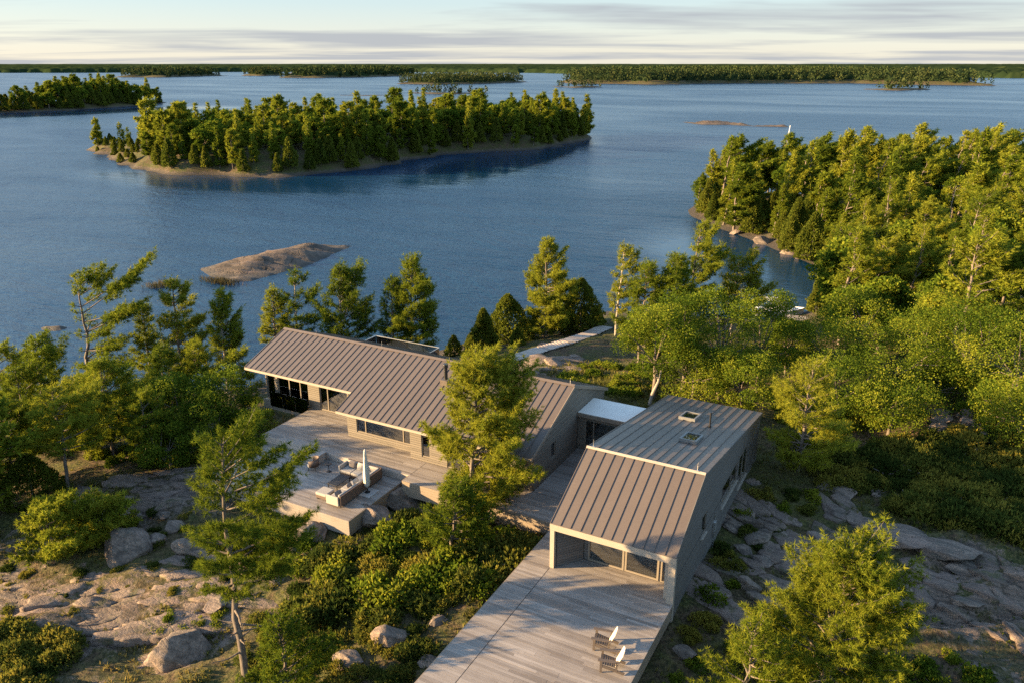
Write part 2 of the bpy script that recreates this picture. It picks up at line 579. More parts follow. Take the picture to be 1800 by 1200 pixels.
def ground_mat(name='forest_floor'):
    m, t, p = material(name)
    v = world_pos(t)
    s = world_pos(t, (0.5, 2.6, 1.2), (0, 0, math.radians(-32)))
    c_rock, n2, n3 = rock_color(t, v, s, 0.65)
    f1 = noise(t, 0.22, 6, 0.65, v)
    f2 = noise(t, 1.3, 7, 0.7, v)
    f3 = noise(t, 5.0, 5, 0.7, v)
    soil = mixc(t, crange(t, f3, 0.38, 0.62), (0.034, 0.023, 0.015), (0.130, 0.088, 0.053))
    green = mixc(t, crange(t, f3, 0.38, 0.64), (0.024, 0.034, 0.010), (0.105, 0.100, 0.030))
    veg = mixc(t, crange(t, math_node(t, 'ADD', math_node(t, 'MULTIPLY', f1, 0.6), math_node(t, 'MULTIPLY', f2, 0.6)), 0.50, 0.66), soil, green)
    veg = mixc(t, math_node(t, 'MULTIPLY', attr(t, 'meadow'), crange(t, f2, 0.3, 0.6, 0.4, 1.0)), veg, mixc(t, f3, (0.06, 0.07, 0.018), (0.16, 0.14, 0.04)))
    rm = math_node(t, 'ADD', attr(t, 'rock'), math_node(t, 'MULTIPLY', math_node(t, 'SUBTRACT', f2, 0.5), 1.8))
    rm = math_node(t, 'ADD', rm, math_node(t, 'MULTIPLY', math_node(t, 'SUBTRACT', f3, 0.5), 0.5))
    sp = nn(t, 'ShaderNodeSeparateXYZ'); t.links.new(v, sp.inputs[0])
    shore = crange(t, math_node(t, 'ADD', sp.outputs[2], math_node(t, 'MULTIPLY', math_node(t, 'SUBTRACT', f2, 0.5), 2.2)), WL + 0.35, WL + 0.9, 0.95, 0.0)
    rm = math_node(t, 'MAXIMUM', crange(t, rm, 0.66, 0.84), shore)
    c = mixc(t, rm, veg, c_rock)
    wet = crange(t, sp.outputs[2], WL + 0.25, WL + 1.0, 0.9, 0.0)
    c = mixc(t, wet, c, (0.045, 0.040, 0.034))
    t.links.new(c, p.inputs['Base Color'])
    p.inputs['Roughness'].default_value = 0.95
    p.inputs['Specular IOR Level'].default_value = 0.2
    h = math_node(t, 'ADD', math_node(t, 'MULTIPLY', n3, 0.7), math_node(t, 'MULTIPLY', f3, 0.6))
    h = math_node(t, 'ADD', h, math_node(t, 'MULTIPLY', f2, 0.5))
    bump(t, p, h, 1.0, 0.22)
    return m
M['ground'] = ground_mat()

def water_mat():
    m, t, p = material('lake_water')
    p.inputs['Base Color'].default_value = (0.002, 0.024, 0.060, 1)
    p.inputs['Roughness'].default_value = 0.14
    p.inputs['IOR'].default_value = 1.333
    rot = (0, 0, math.radians(-12))
    w1 = noise(t, 1.0, 5, 0.62, world_pos(t, (0.30, 0.62, 1), rot), 0.4)
    w2 = noise(t, 1.0, 4, 0.6, world_pos(t, (1.3, 2.6, 1), (0, 0, math.radians(-28))), 0.3)
    w3 = noise(t, 1.0, 6, 0.66, world_pos(t, (0.045, 0.10, 1), rot), 0.5)
    gust = noise(t, 1.0, 4, 0.55, world_pos(t, (0.006, 0.015, 1), rot), 0.8)
    h = math_node(t, 'ADD', math_node(t, 'MULTIPLY', w1, 1.0), math_node(t, 'MULTIPLY', w2, 0.30))
    h = math_node(t, 'ADD', h, math_node(t, 'MULTIPLY', w3, 4.0))
    b = bump(t, p, h, 0.5, 0.45)
    # sheltered water: the narrow cove and the lee of the long island lie almost still
    gp = nn(t, 'ShaderNodeNewGeometry').outputs['Position']
    calm = None
    for (cx_, cy_, rx_, ry_, a_) in ((-24, 120, 17, 36, 35), (-165, 148, 60, 17, 4), (-124, 235, 17, 90, 8), (-480, 330, 30, 120, -10)):
        mp = nn(t, 'ShaderNodeMapping', vector_type='TEXTURE')
        mp.inputs['Location'].default_value = (cx_, cy_, WL)
        mp.inputs['Rotation'].default_value = (0, 0, math.radians(a_))
        mp.inputs['Scale'].default_value = (rx_, ry_, 1)
        t.links.new(gp, mp.inputs[0])
        ln_ = nn(t, 'ShaderNodeVectorMath', operation='LENGTH')
        t.links.new(mp.outputs[0], ln_.inputs[0])
        e_ = crange(t, math_node(t, 'ADD', ln_.outputs['Value'], math_node(t, 'MULTIPLY', math_node(t, 'SUBTRACT', gust, 0.5), 0.8)), 0.65, 1.15, 1.0, 0.0)
        calm = e_ if calm is None else math_node(t, 'MAXIMUM', calm, e_)
    rough = crange(t, gust, 0.36, 0.60, 0.25, 0.36)
    t.links.new(math_node(t, 'SUBTRACT', rough, math_node(t, 'MULTIPLY', calm, 0.17)), p.inputs['Roughness'])
    t.links.new(math_node(t, 'MULTIPLY', crange(t, gust, 0.35, 0.65, 0.48, 0.70), math_node(t, 'SUBTRACT', 1.0, math_node(t, 'MULTIPLY', calm, 0.82))), b.inputs['Strength'])
    return m
M['water'] = water_mat()

# ------------------------------------------------------------------ terrain
CTRL = [  # X, Y, z
 (-40,36,-3.0),(-36,37,-2.2),(-33,35,-1.6),(-30,34,-1.3),(-27,30,-1.5),(-24,34,-0.9),(-20,33,-0.9),(-17,38,-0.7),(-13,40,-0.7),(-10,40,-0.8),
 (-7,28.6,-0.75),(-7,36,-0.95),(-7,46,-0.95),(-5,31,-1.1),(-18,30,-1.0),(-21,29,-1.2),(-16,26,-1.4),
 (-16,20,-2.0),(-20,24,-1.8),(-23,19,-3.0),(-26,25,-2.0),(-30,22,-2.7),(-36,19,-3.2),(-41,23,-3.3),(-47,20,-4.2),(-36,26,-2.5),(-41,31,-3.2),
 (-48,27,-4.0),(-54,24,-5.0),(-57,33,-5.3),(-49,37,-4.6),(-33,12,-4.0),(-12,14,-2.6),(0,18,-3.0),(-20,8,-4),(0,0,-5),(-40,0,-5.5),(30,10,-3),
 (-1,28,-2.3),(-5,35,-1.3),(-1,38,-1.4),(4,41,-1.2),(9,44,-1.0),(4,32,-2.0),(8,34,-1.9),(-1,44,-1.1),(4,47,-0.7),(10,50,-0.2),(-2,51,-1.0),
 (4,55,0.2),(11,58,0.8),(4,65,0.0),(12,70,0.4),(-3,61,-1.5),(4,80,-1.8),(14,85,-1.0),(-5,75,-3.2),(40,60,2.0),(60,100,2),(40,30,-1),
 (-11,57,-1.8),(-19,53,-1.2),(-26,49,-1.2),(-34,47,-2.6),(-41,43,-4.3),(-25,60,-2.6),(-28,65,-3.2),(-30,75,-5),(-22,70,-3.4),(-20,80,-4.9),(-14,71,-3.0),(-14,85,-5.2),
 (-68,36,-7),(-69.5,28,-7),(-67,16,-7),(-61,5,-7),(-54,-8,-7),(-62,44,-7),(-55,51,-7),(-49,58,-7),(-45,66,-7),(-41,75,-7),(-37,84,-7),(-33,90,-7),(-26,91.5,-7),(-20,93,-7),(-15,95,-7),(-11.5,103,-7),(-11,114,-7),(-13,124,-7),
 (-18.2,129.3,-7),(-30,143,-7),(-42.5,157,-7),(-46,168,-7),(-40,185,-7),(-25,200,-7),(0,215,-7),(40,235,-7),(80,255,-7),
 (-5,110,-4.5),(5,120,-2.5),(20,130,-1.5),(-5,140,-3.5),(-18,150,-4.0),(-30,162,-4.2),(-36,170,-4.5),(-10,170,-2.5),(10,160,-1),(30,180,-1),(-5,190,-4),(20,205,-4),(40,150,0),(-2,96,-3.5),(6,100,-2.2),
 (-75,36,-8.6),(-76,15,-8.8),(-70,50,-8.8),(-60,62,-9),(-52,75,-9),(-45,90,-9),(-36,98,-9),(-24,100,-8.8),(-18,110,-8.6),(-20,120,-8.6),(-30,130,-9),(-45,145,-9),(-55,160,-9),(-52,185,-9),(-35,205,-9),(-10,222,-9),(40,247,-9),(-62,-10,-8.8),
]
CP = np.array(CTRL, float)
def _tps(r2):
    return 0.5 * r2 * np.log(r2 + 1e-9)
def fit_tps(P):
    n = len(P)
    XY = P[:, :2] / 50.0
    K = _tps(((XY[:, None] - XY[None]) ** 2).sum(-1)) + np.eye(n) * 0.004
    A = np.zeros((n + 3, n + 3))
    A[:n, :n] = K
    A[:n, n] = 1; A[:n, n + 1:] = XY
    A[n, :n] = 1; A[n + 1:, :n] = XY.T
    return np.linalg.solve(A, np.concatenate([P[:, 2], np.zeros(3)]))
W_TPS = fit_tps(CP)
def tps(X, Y):
    sh = np.shape(X)
    Q = np.stack([np.ravel(X), np.ravel(Y)], -1) / 50.0
    C = CP[:, :2] / 50.0
    out = np.empty(len(Q))
    for i in range(0, len(Q), 20000):
        q = Q[i:i + 20000]
        out[i:i + 20000] = _tps(((q[:, None] - C[None]) ** 2).sum(-1)) @ W_TPS[:-3] + W_TPS[-3] + q @ W_TPS[-2:]
    return out.reshape(sh)

ROCKS = [(-38,27,4,1),(-35,28.5,3,1),(-33,19,4.5,1),(-28,20.5,4,1),(-38,17.5,5,.9),(-43,21,5,.7),(-25,22,3,.7),(-30,16,4,.6),(-40,29,2.5,.8),
         (-2,38,3,.8),(0.5,36,3.4,1),(4,40,3,1),(3,36,3,1.1),(6,38,3.2,1),(8,36,4,.8),(5,33,3.5,.7),(-4,36,2.4,.6),(-5,33,2.4,.5),(4,62,5,.9),(8,64,5,.7),(9,80,6,.6),(14,88,6,.7),(2,90,5,.4),
         (-27.5,52.5,2.4,1),(-25.5,54.5,2,1),(-29.5,51,2,.8),(-22.5,30.6,2.4,.9),(-18,31.0,2,.8),(-24,27,2,.7)]
MEAD = [(-21,52,3.5,1),(-18,53.5,4,1),(-24,57,3,.7),(-30,24,3,.4),(-35,21.5,3,.5),(-5.5,42,3,.5),(-4,45,3,.4)]
def blob(X, Y, B):
    s = np.zeros(np.shape(X))
    for x, y, r, w in B:
        s = np.maximum(s, w * np.exp(-((X - x) ** 2 + (Y - y) ** 2) / (r * r)))
    return s
def relief(X, Y):
    rk = blob(X, Y, ROCKS)
    ca, sa = math.cos(math.radians(32)), math.sin(math.radians(32))
    u = X * ca + Y * sa; v = -X * sa + Y * ca
    st = fbm(u * 0.2, v * 0.95, 4, 5, 0.58)
    st = np.floor(st * 3.5 + 0.35 * fbm(X * .9, Y * .9, 2, 8)) / 3.5 * 0.5 + st * 0.5
    return 0.28 * fbm(X * 0.22, Y * 0.22, 4, 1) + rk * 0.42 * st + 0.07 * fbm(X * 1.4, Y * 1.4, 3, 3)
CAPS = [(-31,-16.5,34.4,45.6,-0.6),(-35.6,-30.5,32.4,37.5,-0.75),(-40,-31,36.4,46,-1.6),(-14.8,-7.2,14,46.6,-0.62),(-17.5,-13,32,43,-0.62),(-24.4,-14,31.9,36,-0.62),(-36,-24.4,27.6,33,-1.15),(-39.5,-31.5,44,50,-1.4)]
def height(X, Y):
    z = tps(X, Y)
    land = np.clip((z - WL + 0.3) / 1.2, 0, 1)
    z = z + relief(X, Y) * land
    for x0, x1, y0, y1, c in CAPS:
        inside = (X > x0) & (X < x1) & (Y > y0) & (Y < y1)
        z = np.where(inside, np.minimum(z, c), z)
    return z
def axis_pts(segs):
    out = []
    for a, b, s in segs:
        out.append(np.arange(a, b, s))
    return np.concatenate(out)
GX = axis_pts([(-110, -70, 4), (-70, -45, 0.8), (-45, 13, 0.27), (13, 40, 1.5), (40, 200.1, 10)])
GY = axis_pts([(-60, 8, 3), (8, 58, 0.27), (58, 105, 0.8), (105, 250, 2.2), (250, 300, 10)])
mx, my = np.meshgrid(GX, GY, indexing='ij')
GZ = height(mx, my)
GZ = np.clip(GZ, -9.5, 4.5)
def gz(x, y):
    i = np.clip(np.searchsorted(GX, x) - 1, 0, len(GX) - 2); j = np.clip(np.searchsorted(GY, y) - 1, 0, len(GY) - 2)
    fx = (x - GX[i]) / (GX[i + 1] - GX[i]); fy = (y - GY[j]) / (GY[j + 1] - GY[j])
    return GZ[i, j] * (1 - fx) * (1 - fy) + GZ[i + 1, j] * fx * (1 - fy) + GZ[i, j + 1] * (1 - fx) * fy + GZ[i + 1, j + 1] * fx * fy
def on_ground(px, py):
    """where the sight line through a point of the photograph meets the terrain"""
    d = ray(px, py)
    t = 18.0
    for _ in range(4000):
        p = np.array([0, 0, CAMZ]) + d * t
        if p[2] <= max(float(gz(p[0], p[1])), WL):
            break
        t += 0.12
    return p
ni, nj = len(GX), len(GY)
idx = np.arange(ni * nj).reshape(ni, nj)
F = np.stack([idx[:-1, :-1], idx[1:, :-1], idx[1:, 1:], idx[:-1, 1:]], -1).reshape(-1, 4)
V = np.stack([mx.ravel(), my.ravel(), GZ.ravel()], -1)
me = mesh_np('terrain', V, F, M['ground'], tint={'rock': blob(mx, my, ROCKS).ravel(), 'meadow': blob(mx, my, MEAD).ravel()}, smooth=True)
terrain = tag(link(bpy.data.objects.new('terrain', me)), 'rocky wooded shore around the house', kind='structure')

# lake: one sheet to the horizon
R = 26000
me = mesh_np('lake', np.array([(-R, -R, WL), (R, -R, WL), (R, R, WL), (-R, R, WL)]), np.array([[0, 1, 2, 3]]), M['water'])
tag(link(bpy.data.objects.new('lake', me)), 'rippled blue lake between the islands', kind='structure')
me = mesh_np('lake_bed', np.array([(-R, -R, -14), (R, -R, -14), (R, R, -14), (-R, R, -14)], float), np.array([[0, 1, 2, 3]]), M['islet_rock'])
tag(link(bpy.data.objects.new('lake_bed', me)), 'rock bed under the lake', kind='structure')

# islands: an outline of the shore and a height that grows from it
def island(name, outline, top, mat, label, steep=12.0, cell=3.0, rough=0.5, rocky=0.15, kind='structure', amp=0.0):
    P = np.array(outline, float)
    lo, hi = P.min(0) - cell * 2, P.max(0) + cell * 2
    xs = np.arange(lo[0], hi[0], cell); ys = np.arange(lo[1], hi[1], cell)
    X, Y = np.meshgrid(xs, ys, indexing='ij')
    q = np.stack([X.ravel(), Y.ravel()], -1)
    d = np.full(len(q), 1e9); inside = np.zeros(len(q), bool)
    for i in range(len(P)):
        a, b = P[i], P[(i + 1) % len(P)]
        ab = b - a
        tt = np.clip(((q - a) @ ab) / (ab @ ab), 0, 1)
        d = np.minimum(d, np.linalg.norm(q - (a + tt[:, None] * ab), axis=1))
        cr = ((a[1] > q[:, 1]) != (b[1] > q[:, 1])) & (q[:, 0] < (b[0] - a[0]) * (q[:, 1] - a[1]) / (b[1] - a[1] + 1e-12) + a[0])
        inside ^= cr
    d = np.where(inside, d, -d).reshape(X.shape)
    d = d + fbm(X / (cell * 4), Y / (cell * 4), 3, 21) * cell * rough * 2
    Z = WL + np.where(d > 0, top * (1 - np.exp(-d / steep)), np.maximum(d * 0.25, -2.0))
    if rocky >= 1.0:                                        # glacier-scraped furrows along the rock
        u_ = X * .882 + Y * .47; v_ = -X * .47 + Y * .882
        fur = fbm(u_ * .05, v_ * .55, 4, 44, .55)
        Z += np.where(d > 0, (np.floor(fur * 3) / 3 * .6 + fur * .4) * .6 * np.clip(d / 2.5, 0, 1), 0)
    Z += np.where(d > 0, amp * fbm(X / 9.0, Y / 9.0, 4, 33) * np.clip(d / 6, 0, 1), 0)
    id2 = np.arange(X.size).reshape(X.shape)
    F = np.stack([id2[:-1, :-1], id2[1:, :-1], id2[1:, 1:], id2[:-1, 1:]], -1).reshape(-1, 4)
    keep = (d.ravel()[F] > -cell * 2.5).any(1)
    F = F[keep]
    used, inv = np.unique(F, return_inverse=True)
    V = np.stack([X.ravel(), Y.ravel(), Z.ravel()], -1)[used]
    me = mesh_np(name, V, inv.reshape(-1, 4), mat, tint={'rock': np.full(len(V), rocky), 'meadow': np.zeros(len(V))}, smooth=True)
    o = tag(link(bpy.data.objects.new(name, me)), label, kind=kind)
    def hfun(x, y):
        i = int(np.clip((x - xs[0]) / cell, 0, len(xs) - 2)); j = int(np.clip((y - ys[0]) / cell, 0, len(ys) - 2))
        fx = np.clip((x - xs[i]) / cell, 0, 1); fy = np.clip((y - ys[j]) / cell, 0, 1)
        return Z[i, j] * (1 - fx) * (1 - fy) + Z[i + 1, j] * fx * (1 - fy) + Z[i, j + 1] * (1 - fx) * fy + Z[i + 1, j + 1] * fx * fy
    def dfun(x, y):
        i = int(np.clip(round((x - xs[0]) / cell), 0, len(xs) - 1)); j = int(np.clip(round((y - ys[0]) / cell), 0, len(ys) - 1))
        return d[i, j]
    return o, hfun, dfun, (lo, hi)
W2 = lambda pts: [tuple(atz(x, y, WL)[:2]) for x, y in pts]
def far_strip(pts, depth):
    """shore seen from here, and the same line pushed away by depth"""
    a = [np.array(p) for p in W2(pts)]
    back = [p + FWD[:2] * depth * (0.35 if i in (0, len(a) - 1) else 1.0) for i, p in enumerate(a)]
    return [tuple(p) for p in a] + [tuple(p) for p in back[::-1]]
# ------------------------------------------------------------------ buildings
def wall_yz(mb, x0, x1, y0, y1, top, zb, holes=()):
    """wall whose long side runs along Y; top(y) may slope; holes are (ya, yb, za, zb)"""
    ys = sorted({y0, y1, *[h[0] for h in holes], *[h[1] for h in holes], *[y for y in KINKS if y0 < y < y1]})
    for a, b in zip(ys[:-1], ys[1:]):
        def col(z0a, z0b, z1a, z1b):
            mb.hexa([(x0, a, z0a), (x1, a, z0a), (x1, b, z0b), (x0, b, z0b), (x0, a, z1a), (x1, a, z1a), (x1, b, z1b), (x0, b, z1b)])
        hs = sorted([h for h in holes if h[0] <= a + 1e-6 and h[1] >= b - 1e-6], key=lambda h: h[2])
        z = zb
        for h in hs:
            col(z, z, h[2], h[2]); z = h[3]
        col(z, z, top(a), top(b))
def wall_xz(mb, y0, y1, x0, x1, zt, zb, holes=()):
    xs = sorted({x0, x1, *[h[0] for h in holes], *[h[1] for h in holes]})
    for a, b in zip(xs[:-1], xs[1:]):
        hs = sorted([h for h in holes if h[0] <= a + 1e-6 and h[1] >= b - 1e-6], key=lambda h: h[2])
        z = zb
        for h in hs:
            mb.box(a, b, y0, y1, z, h[2]); z = h[3]
        mb.box(a, b, y0, y1, z, zt)
KINKS = [39.68, 32.6]

def window_x(parent, y, x0, x1, z0, z1, mull=(), fw=0.07, name='window', depth=0.1):
    """window in a wall that faces -Y: frame with its panes as sub-parts"""
    mb = MB()
    mb.box(x0, x1, y, y + depth, z0, z0 + fw).box(x0, x1, y, y + depth, z1 - fw, z1)
    edges = [x0, *mull, x1]
    for i, e in enumerate(edges):
        a = e if i == 0 else (e - fw if i == len(edges) - 1 else e - fw / 2)
        mb.box(a, a + fw, y + 0.002, y + depth - 0.002, z0 + fw, z1 - fw)
    f = mb.build(name, M['frame'], parent)
    for a, b in zip(edges[:-1], edges[1:]):
        MB().box(a + fw * 0.6, b - fw * 0.6, y + depth * 0.45, y + depth * 0.45 + 0.012, z0 + fw * .6, z1 - fw * .6).build('pane', M['glass'], f)
    return f
def window_y(parent, x, y0, y1, z0, z1, mull=(), fw=0.07, name='window', depth=0.1):
    mb = MB()
    mb.box(x - depth, x, y0, y1, z0, z0 + fw).box(x - depth, x, y0, y1, z1 - fw, z1)
    edges = [y0, *mull, y1]
    for i, e in enumerate(edges):
        a = e if i == 0 else (e - fw if i == len(edges) - 1 else e - fw / 2)
        mb.box(x - depth + .002, x - .002, a, a + fw, z0 + fw, z1 - fw)
    f = mb.build(name, M['frame'], parent)
    for a, b in zip(edges[:-1], edges[1:]):
        MB().box(x - depth * .5, x - depth * .5 + .012, a + fw * .6, b - fw * .6, z0 + fw * .6, z1 - fw * .6).build('pane', M['glass'], f)
    return f

_panel_cache = {}
def roof_panels(parent, x0, x1, n, yr, zr, ye, ze):
    """standing seam sheets from the ridge (yr, zr) down to the eave (ye, ze); one object per sheet"""
    w = (x1 - x0) / n
    dy, dz = ye - yr, ze - zr
    ln = math.hypot(dy, dz)
    key = (round(w, 4), round(ln, 3), dy > 0)
    if key not in _panel_cache:
        s = 1 if dy > 0 else -1
        mb = MB()
        mb.box(0.0, w - 0.002, 0, s * ln, 0.0, 0.012)
        mb.box(-0.015, 0.015, 0, s * ln, 0.0125, 0.048)
        _panel_cache[key] = mb.mesh('roof_panel', M['roof'])
    ang = math.atan2(dz, dy) if dy > 0 else math.atan2(-dz, -dy)
    for i in range(n):
        o = bpy.data.objects.new('roof_panel', _panel_cache[key])
        o.location = (x0 + i * w, yr, zr)
        o.rotation_euler = (ang, 0, 0)
        link(o, parent)

# ---- the long main house
house = tag(empty('main_house', (-28, 39, -0.6)), 'long low house with brown standing seam roof beside the lounge deck', 'house')
house.matrix_world = Matrix()          # parts are built in place
RY, RZ, SL = 39.68, 4.30, 0.394
rt = lambda y: RZ - SL * abs(RY - y)
under = lambda y: rt(y) - 0.17
roofm = MB()
def roof_slab(x0, x1, yf, yb, th=0.15):
    roofm.extrude_x([(yf, rt(yf) - th), (yf, rt(yf)), (RY, RZ), (yb, rt(yb)), (yb, rt(yb) - th), (RY, RZ - th)], x0, x1)
YEM, YEW, YB = 34.1, 35.72, 45.0
XW0, XJ, XE = -39.42, -30.3, -17.0
roof_slab(XW0, XJ, YEW, YB); roof_slab(XJ, XE, YEM, YB)
roof = roofm.build('roof', M['roof'], house)
roof_panels(roof, XW0, XJ, 20, RY, RZ + .002, YEW - .02, rt(YEW - .02) + .002)
roof_panels(roof, XJ, XE, 29, RY, RZ + .002, YEM - .02, rt(YEM - .02) + .002)
roof_panels(roof, XW0, XE, 49, RY, RZ + .002, YB + .02, rt(YB + .02) + .002)
MB().extrude_x([(RY - .16, rt(RY - .16) + .05), (RY, RZ + .085), (RY + .16, rt(RY + .16) + .05), (RY, RZ + .07)], XW0 - .02, XE + .02).build('ridge_cap', M['roof'], roof)
fs = MB().box(XW0 - .02, XJ - .02, YEW - .05, YEW - .01, rt(YEW) - .17, rt(YEW) - .015)
fs.build('fascia', M['trim'], roof)
MB().box(XJ - .02, XE + .02, YEM - .05, YEM - .01, rt(YEM) - .17, rt(YEM) - .015).build('fascia', M['trim'], roof)
for x in (XW0 - .045, XE + .005):
    yf = YEW if x < XJ else YEM
    e = MB()
    e.extrude_x([(yf - .02, rt(yf) - .17), (yf - .02, rt(yf) + .03), (RY, RZ + .03), (RY, RZ - .17)], x, x + .04)
    e.extrude_x([(RY, RZ - .17), (RY, RZ + .03), (YB, rt(YB) + .03), (YB, rt(YB) - .17)], x, x + .04)
    e.build('verge_board', M['cedar_wall'], roof)
# chimney and lightning rods on the roof
ch = MB().lathe([(.17, 3.4), (.17, 3.72), (.12, 3.75), (.12, 4.62), (.17, 4.63), (.17, 4.70), (.12, 4.71), (.12, 4.76), (.165, 4.77), (.15, 4.84)], -24.8, 37.93, 16).build('chimney', M['dark'], roof)
MB().box(-25.05, -24.55, 37.65, 38.25, 3.40, 3.86).build('chimney_base', M['roof'], ch)
for x in (-36.5, -30.9, -17.3):
    MB().tube([(x, RY, RZ + .06), (x, RY, RZ + .42)], [.012, .008], 6).build('lightning_rod', M['steel'], roof)

mb = MB()
wall_xz(mb, 35.05, 35.25, -30.3, -24.95, under(35.05) + .02, -0.85, [(-29.6, -25.55, .45, 2.0)])
mb.box(-25.15, -24.95, 34.43, 35.05, -0.85, under(34.43))
wall_xz(mb, 34.43, 34.63, -24.95, -17.22, under(34.43) + .02, -0.85, [(-24.35, -23.75, .3, 1.85), (-22.6, -20.4, .02, 1.85)])
wall_xz(mb, 37.3, 37.5, -39.3, -30.3, under(37.3) + .02, -0.62, [(-39.22, -38.45, 0.05, 2.6), (-38.2, -35.45, 0.05, 2.6), (-34.5, -32.1, 0.03, 2.6), (-32.0, -30.5, .03, 2.6)])
wall_xz(mb, 44.3, 44.5, -39.3, -17.22, under(44.3) - .02, -0.85, [(-38, -33, .05, 2.0), (-31, -24, .3, 2.0)])
wall_yz(mb, -30.5, -30.3, 35.25, 37.3, under, -.85)
wall_yz(mb, -17.22, -17.02, 34.43, 44.5, under, -.85, [(36.6, 37.2, .9, 1.9)])
wall_yz(mb, -39.3, -39.1, 37.5, 44.3, under, -.62, [(38.0, 43.6, .05, 2.5)])
mb.build('wall', M['siding'], house)
window_x(house, 35.09, -29.6, -25.55, .45, 2.0, (-28.93, -26.1))
window_x(house, 34.47, -24.35, -23.75, .3, 1.85)
window_x(house, 34.47, -22.6, -20.4, .02, 1.85, (-21.5,), name='sliding_door')
window_x(house, 37.34, -39.22, -38.45, .05, 2.6)
window_x(house, 37.34, -38.2, -35.45, .05, 2.6, (-37.18, -36.2))
window_x(house, 37.34, -34.5, -32.1, .03, 2.6, (-33.82,), name='sliding_door')
window_x(house, 37.34, -32.0, -30.5, .03, 2.6, (), name='sliding_door')
window_y(house, -17.05, 36.6, 37.2, .9, 1.9)
window_y(house, -39.12, 38.0, 43.6, .05, 2.5, (39.9, 41.8))
f1 = MB().box(-39.28, -30.32, 37.0, 44.28, -.60, -.02).box(-30.3, -17.24, 35.26, 44.28, -.2, -.02)
f1.build('floor', M['ply'], house)
MB().box(-38.2, -30.6, 38.6, 44, -6.5, -.6).build('foundation', M['concrete'], house)
MB().box(-30.2, -17.4, 35.3, 44.2, -2.2, -.86).build('foundation', M['concrete'], house)
MB().box(-39.32, -35.25, 36.92, 37.0, -.62, .02).build('sill_band', M['cedar_wall'], house)
MB().box(-39.1, -17.24, 41.4, 41.5, -.02, 2.9).build('partition_wall', M['ply'], house)
MB().box(-39.05, -30.6, 39.4, 39.5, -.02, 3.9).build('partition_wall', M['ply'], house)  # extra wall added close behind the wing glazing to lighten its black interior
kb = MB().box(-29.2, -25.7, 36.4, 37.1, 0, .92)
kb.build('kitchen_counter', M['white'], house)
for i in range(5):
    MB().box(-29.2 + i * .7, -29.2 + i * .7 + .66, 36.37, 36.40, .08, .88).build('cabinet_door', M['white'], house)
# glass guard under the wing windows, left of the deck
g = MB()
for x0 in (-38.6, -37.45, -36.3):
    MB().box(x0, x0 + 1.1, 36.86, 36.875, -.35, .75).build('glass_guard', M['glass'], house)
# ---- roof terrace rail on the lake side
ter = tag(empty('lake_terrace', (0, 0, 0)), 'narrow terrace with glass railing behind the long roof', 'terrace')
t_b = MB()
y = 44.52
while y < 49:
    t_b.box(-38.7, -32.4, y, y + .135, -.06, -.02, RNG.random()); y += .142
tag(t_b.build('deck_boards', M['deck'], ter), kind='stuff')
MB().box(-38.7, -32.4, 44.52, 49.0, -.32, -.07).build('deck_frame', M['cedar_wall'], ter)
for x, y in ((-38.2, 48.5), (-32.9, 48.5), (-35.5, 48.5)):
    MB().box(x - .1, x + .1, y - .1, y + .1, float(gz(x, y)) - .3, -.32).build('post', M['cedar_wall'], ter)
path = [(-38.62, 44.6), (-38.62, 48.9), (-32.5, 48.9), (-32.5, 44.6)]
for (xa, ya), (xb, yb) in zip(path[:-1], path[1:]):
    MB().bar((xa, ya, 1.12), (xb, yb, 1.12), .06, .045).build('top_rail', M['steel'], ter)
    n = max(1, round(math.hypot(xb - xa, yb - ya) / 1.45))
    for i in range(n):
        p0, p1 = (i + .02) / n, (i + .98) / n
        MB().bar((xa + (xb - xa) * p0, ya + (yb - ya) * p0, .53), (xa + (xb - xa) * p1, ya + (yb - ya) * p1, .53), .012, 1.1).build('glass_panel', M['glass'], ter)

# ---- glazed link
lk = tag(empty('link_passage'), 'small flat white roofed passage joining the two buildings', 'passage')
lk_r = MB().box(-17.0, -13.24, 40.14, 42.65, 2.16, 2.40).build('roof', M['cedar_wall'], lk)
MB().box(-16.97, -13.26, 40.18, 42.6, 2.402, 2.43).build('roof_membrane', M['membrane'], lk_r)
lw = MB()
wall_xz(lw, 40.3, 40.42, -17.0, -13.22, 2.16, -.85, [(-16.55, -13.4, .03, 2.0)])
lw.build('wall', M['siding'], lk)
lw = MB()
wall_xz(lw, 42.4, 42.52, -17.0, -13.22, 2.16, -.85, [(-16.5, -13.8, .03, 2.0)])
lw.build('wall', M['siding'], lk)
window_x(lk, 40.32, -16.55, -13.4, .03, 2.0, (-16.0, -14.6), name='sliding_door')
window_x(lk, 42.42, -16.5, -13.8, .03, 2.0, (-15.1,))
MB().box(-17.0, -13.24, 40.43, 42.39, -.3, -.01).build('floor', M['ply'], lk)

# ---- bunkhouse with the steep front slope
bunk = tag(empty('guest_cabin'), 'boxy cabin with steep front roof slope and open porch at the wide deck', 'cabin')
BX0, BX1 = -13.2, -7.43
BR, BZ, BF, BFZ, BBk, BBZ = 32.6, 4.36, 28.56, 2.36, 46.05, 2.06
def bt(y):
    return BZ - (BR - y) * (BZ - BFZ) / (BR - BF) if y < BR else BZ - (y - BR) * (BZ - BBZ) / (BBk - BR)
bu = lambda y: bt(y) - .2
rm = MB()
for x0, x1 in ((BX0, BX1),):
    rm.extrude_x([(BF, bt(BF) - .19), (BF, bt(BF)), (BR, BZ), (BR, BZ - .2)], x0 - .02, x1 + .02)
    rm.extrude_x([(BR, BZ - .2), (BR, BZ), (BBk, BBZ), (BBk, BBZ - .19)], x0 - .02, x1 + .02)
broof = rm.build('roof', M['roof'], bunk)
roof_panels(broof, BX0 - .03, BX1 + .03, 12, BR, BZ + .002, BF - .03, bt(BF - .03) + .002)
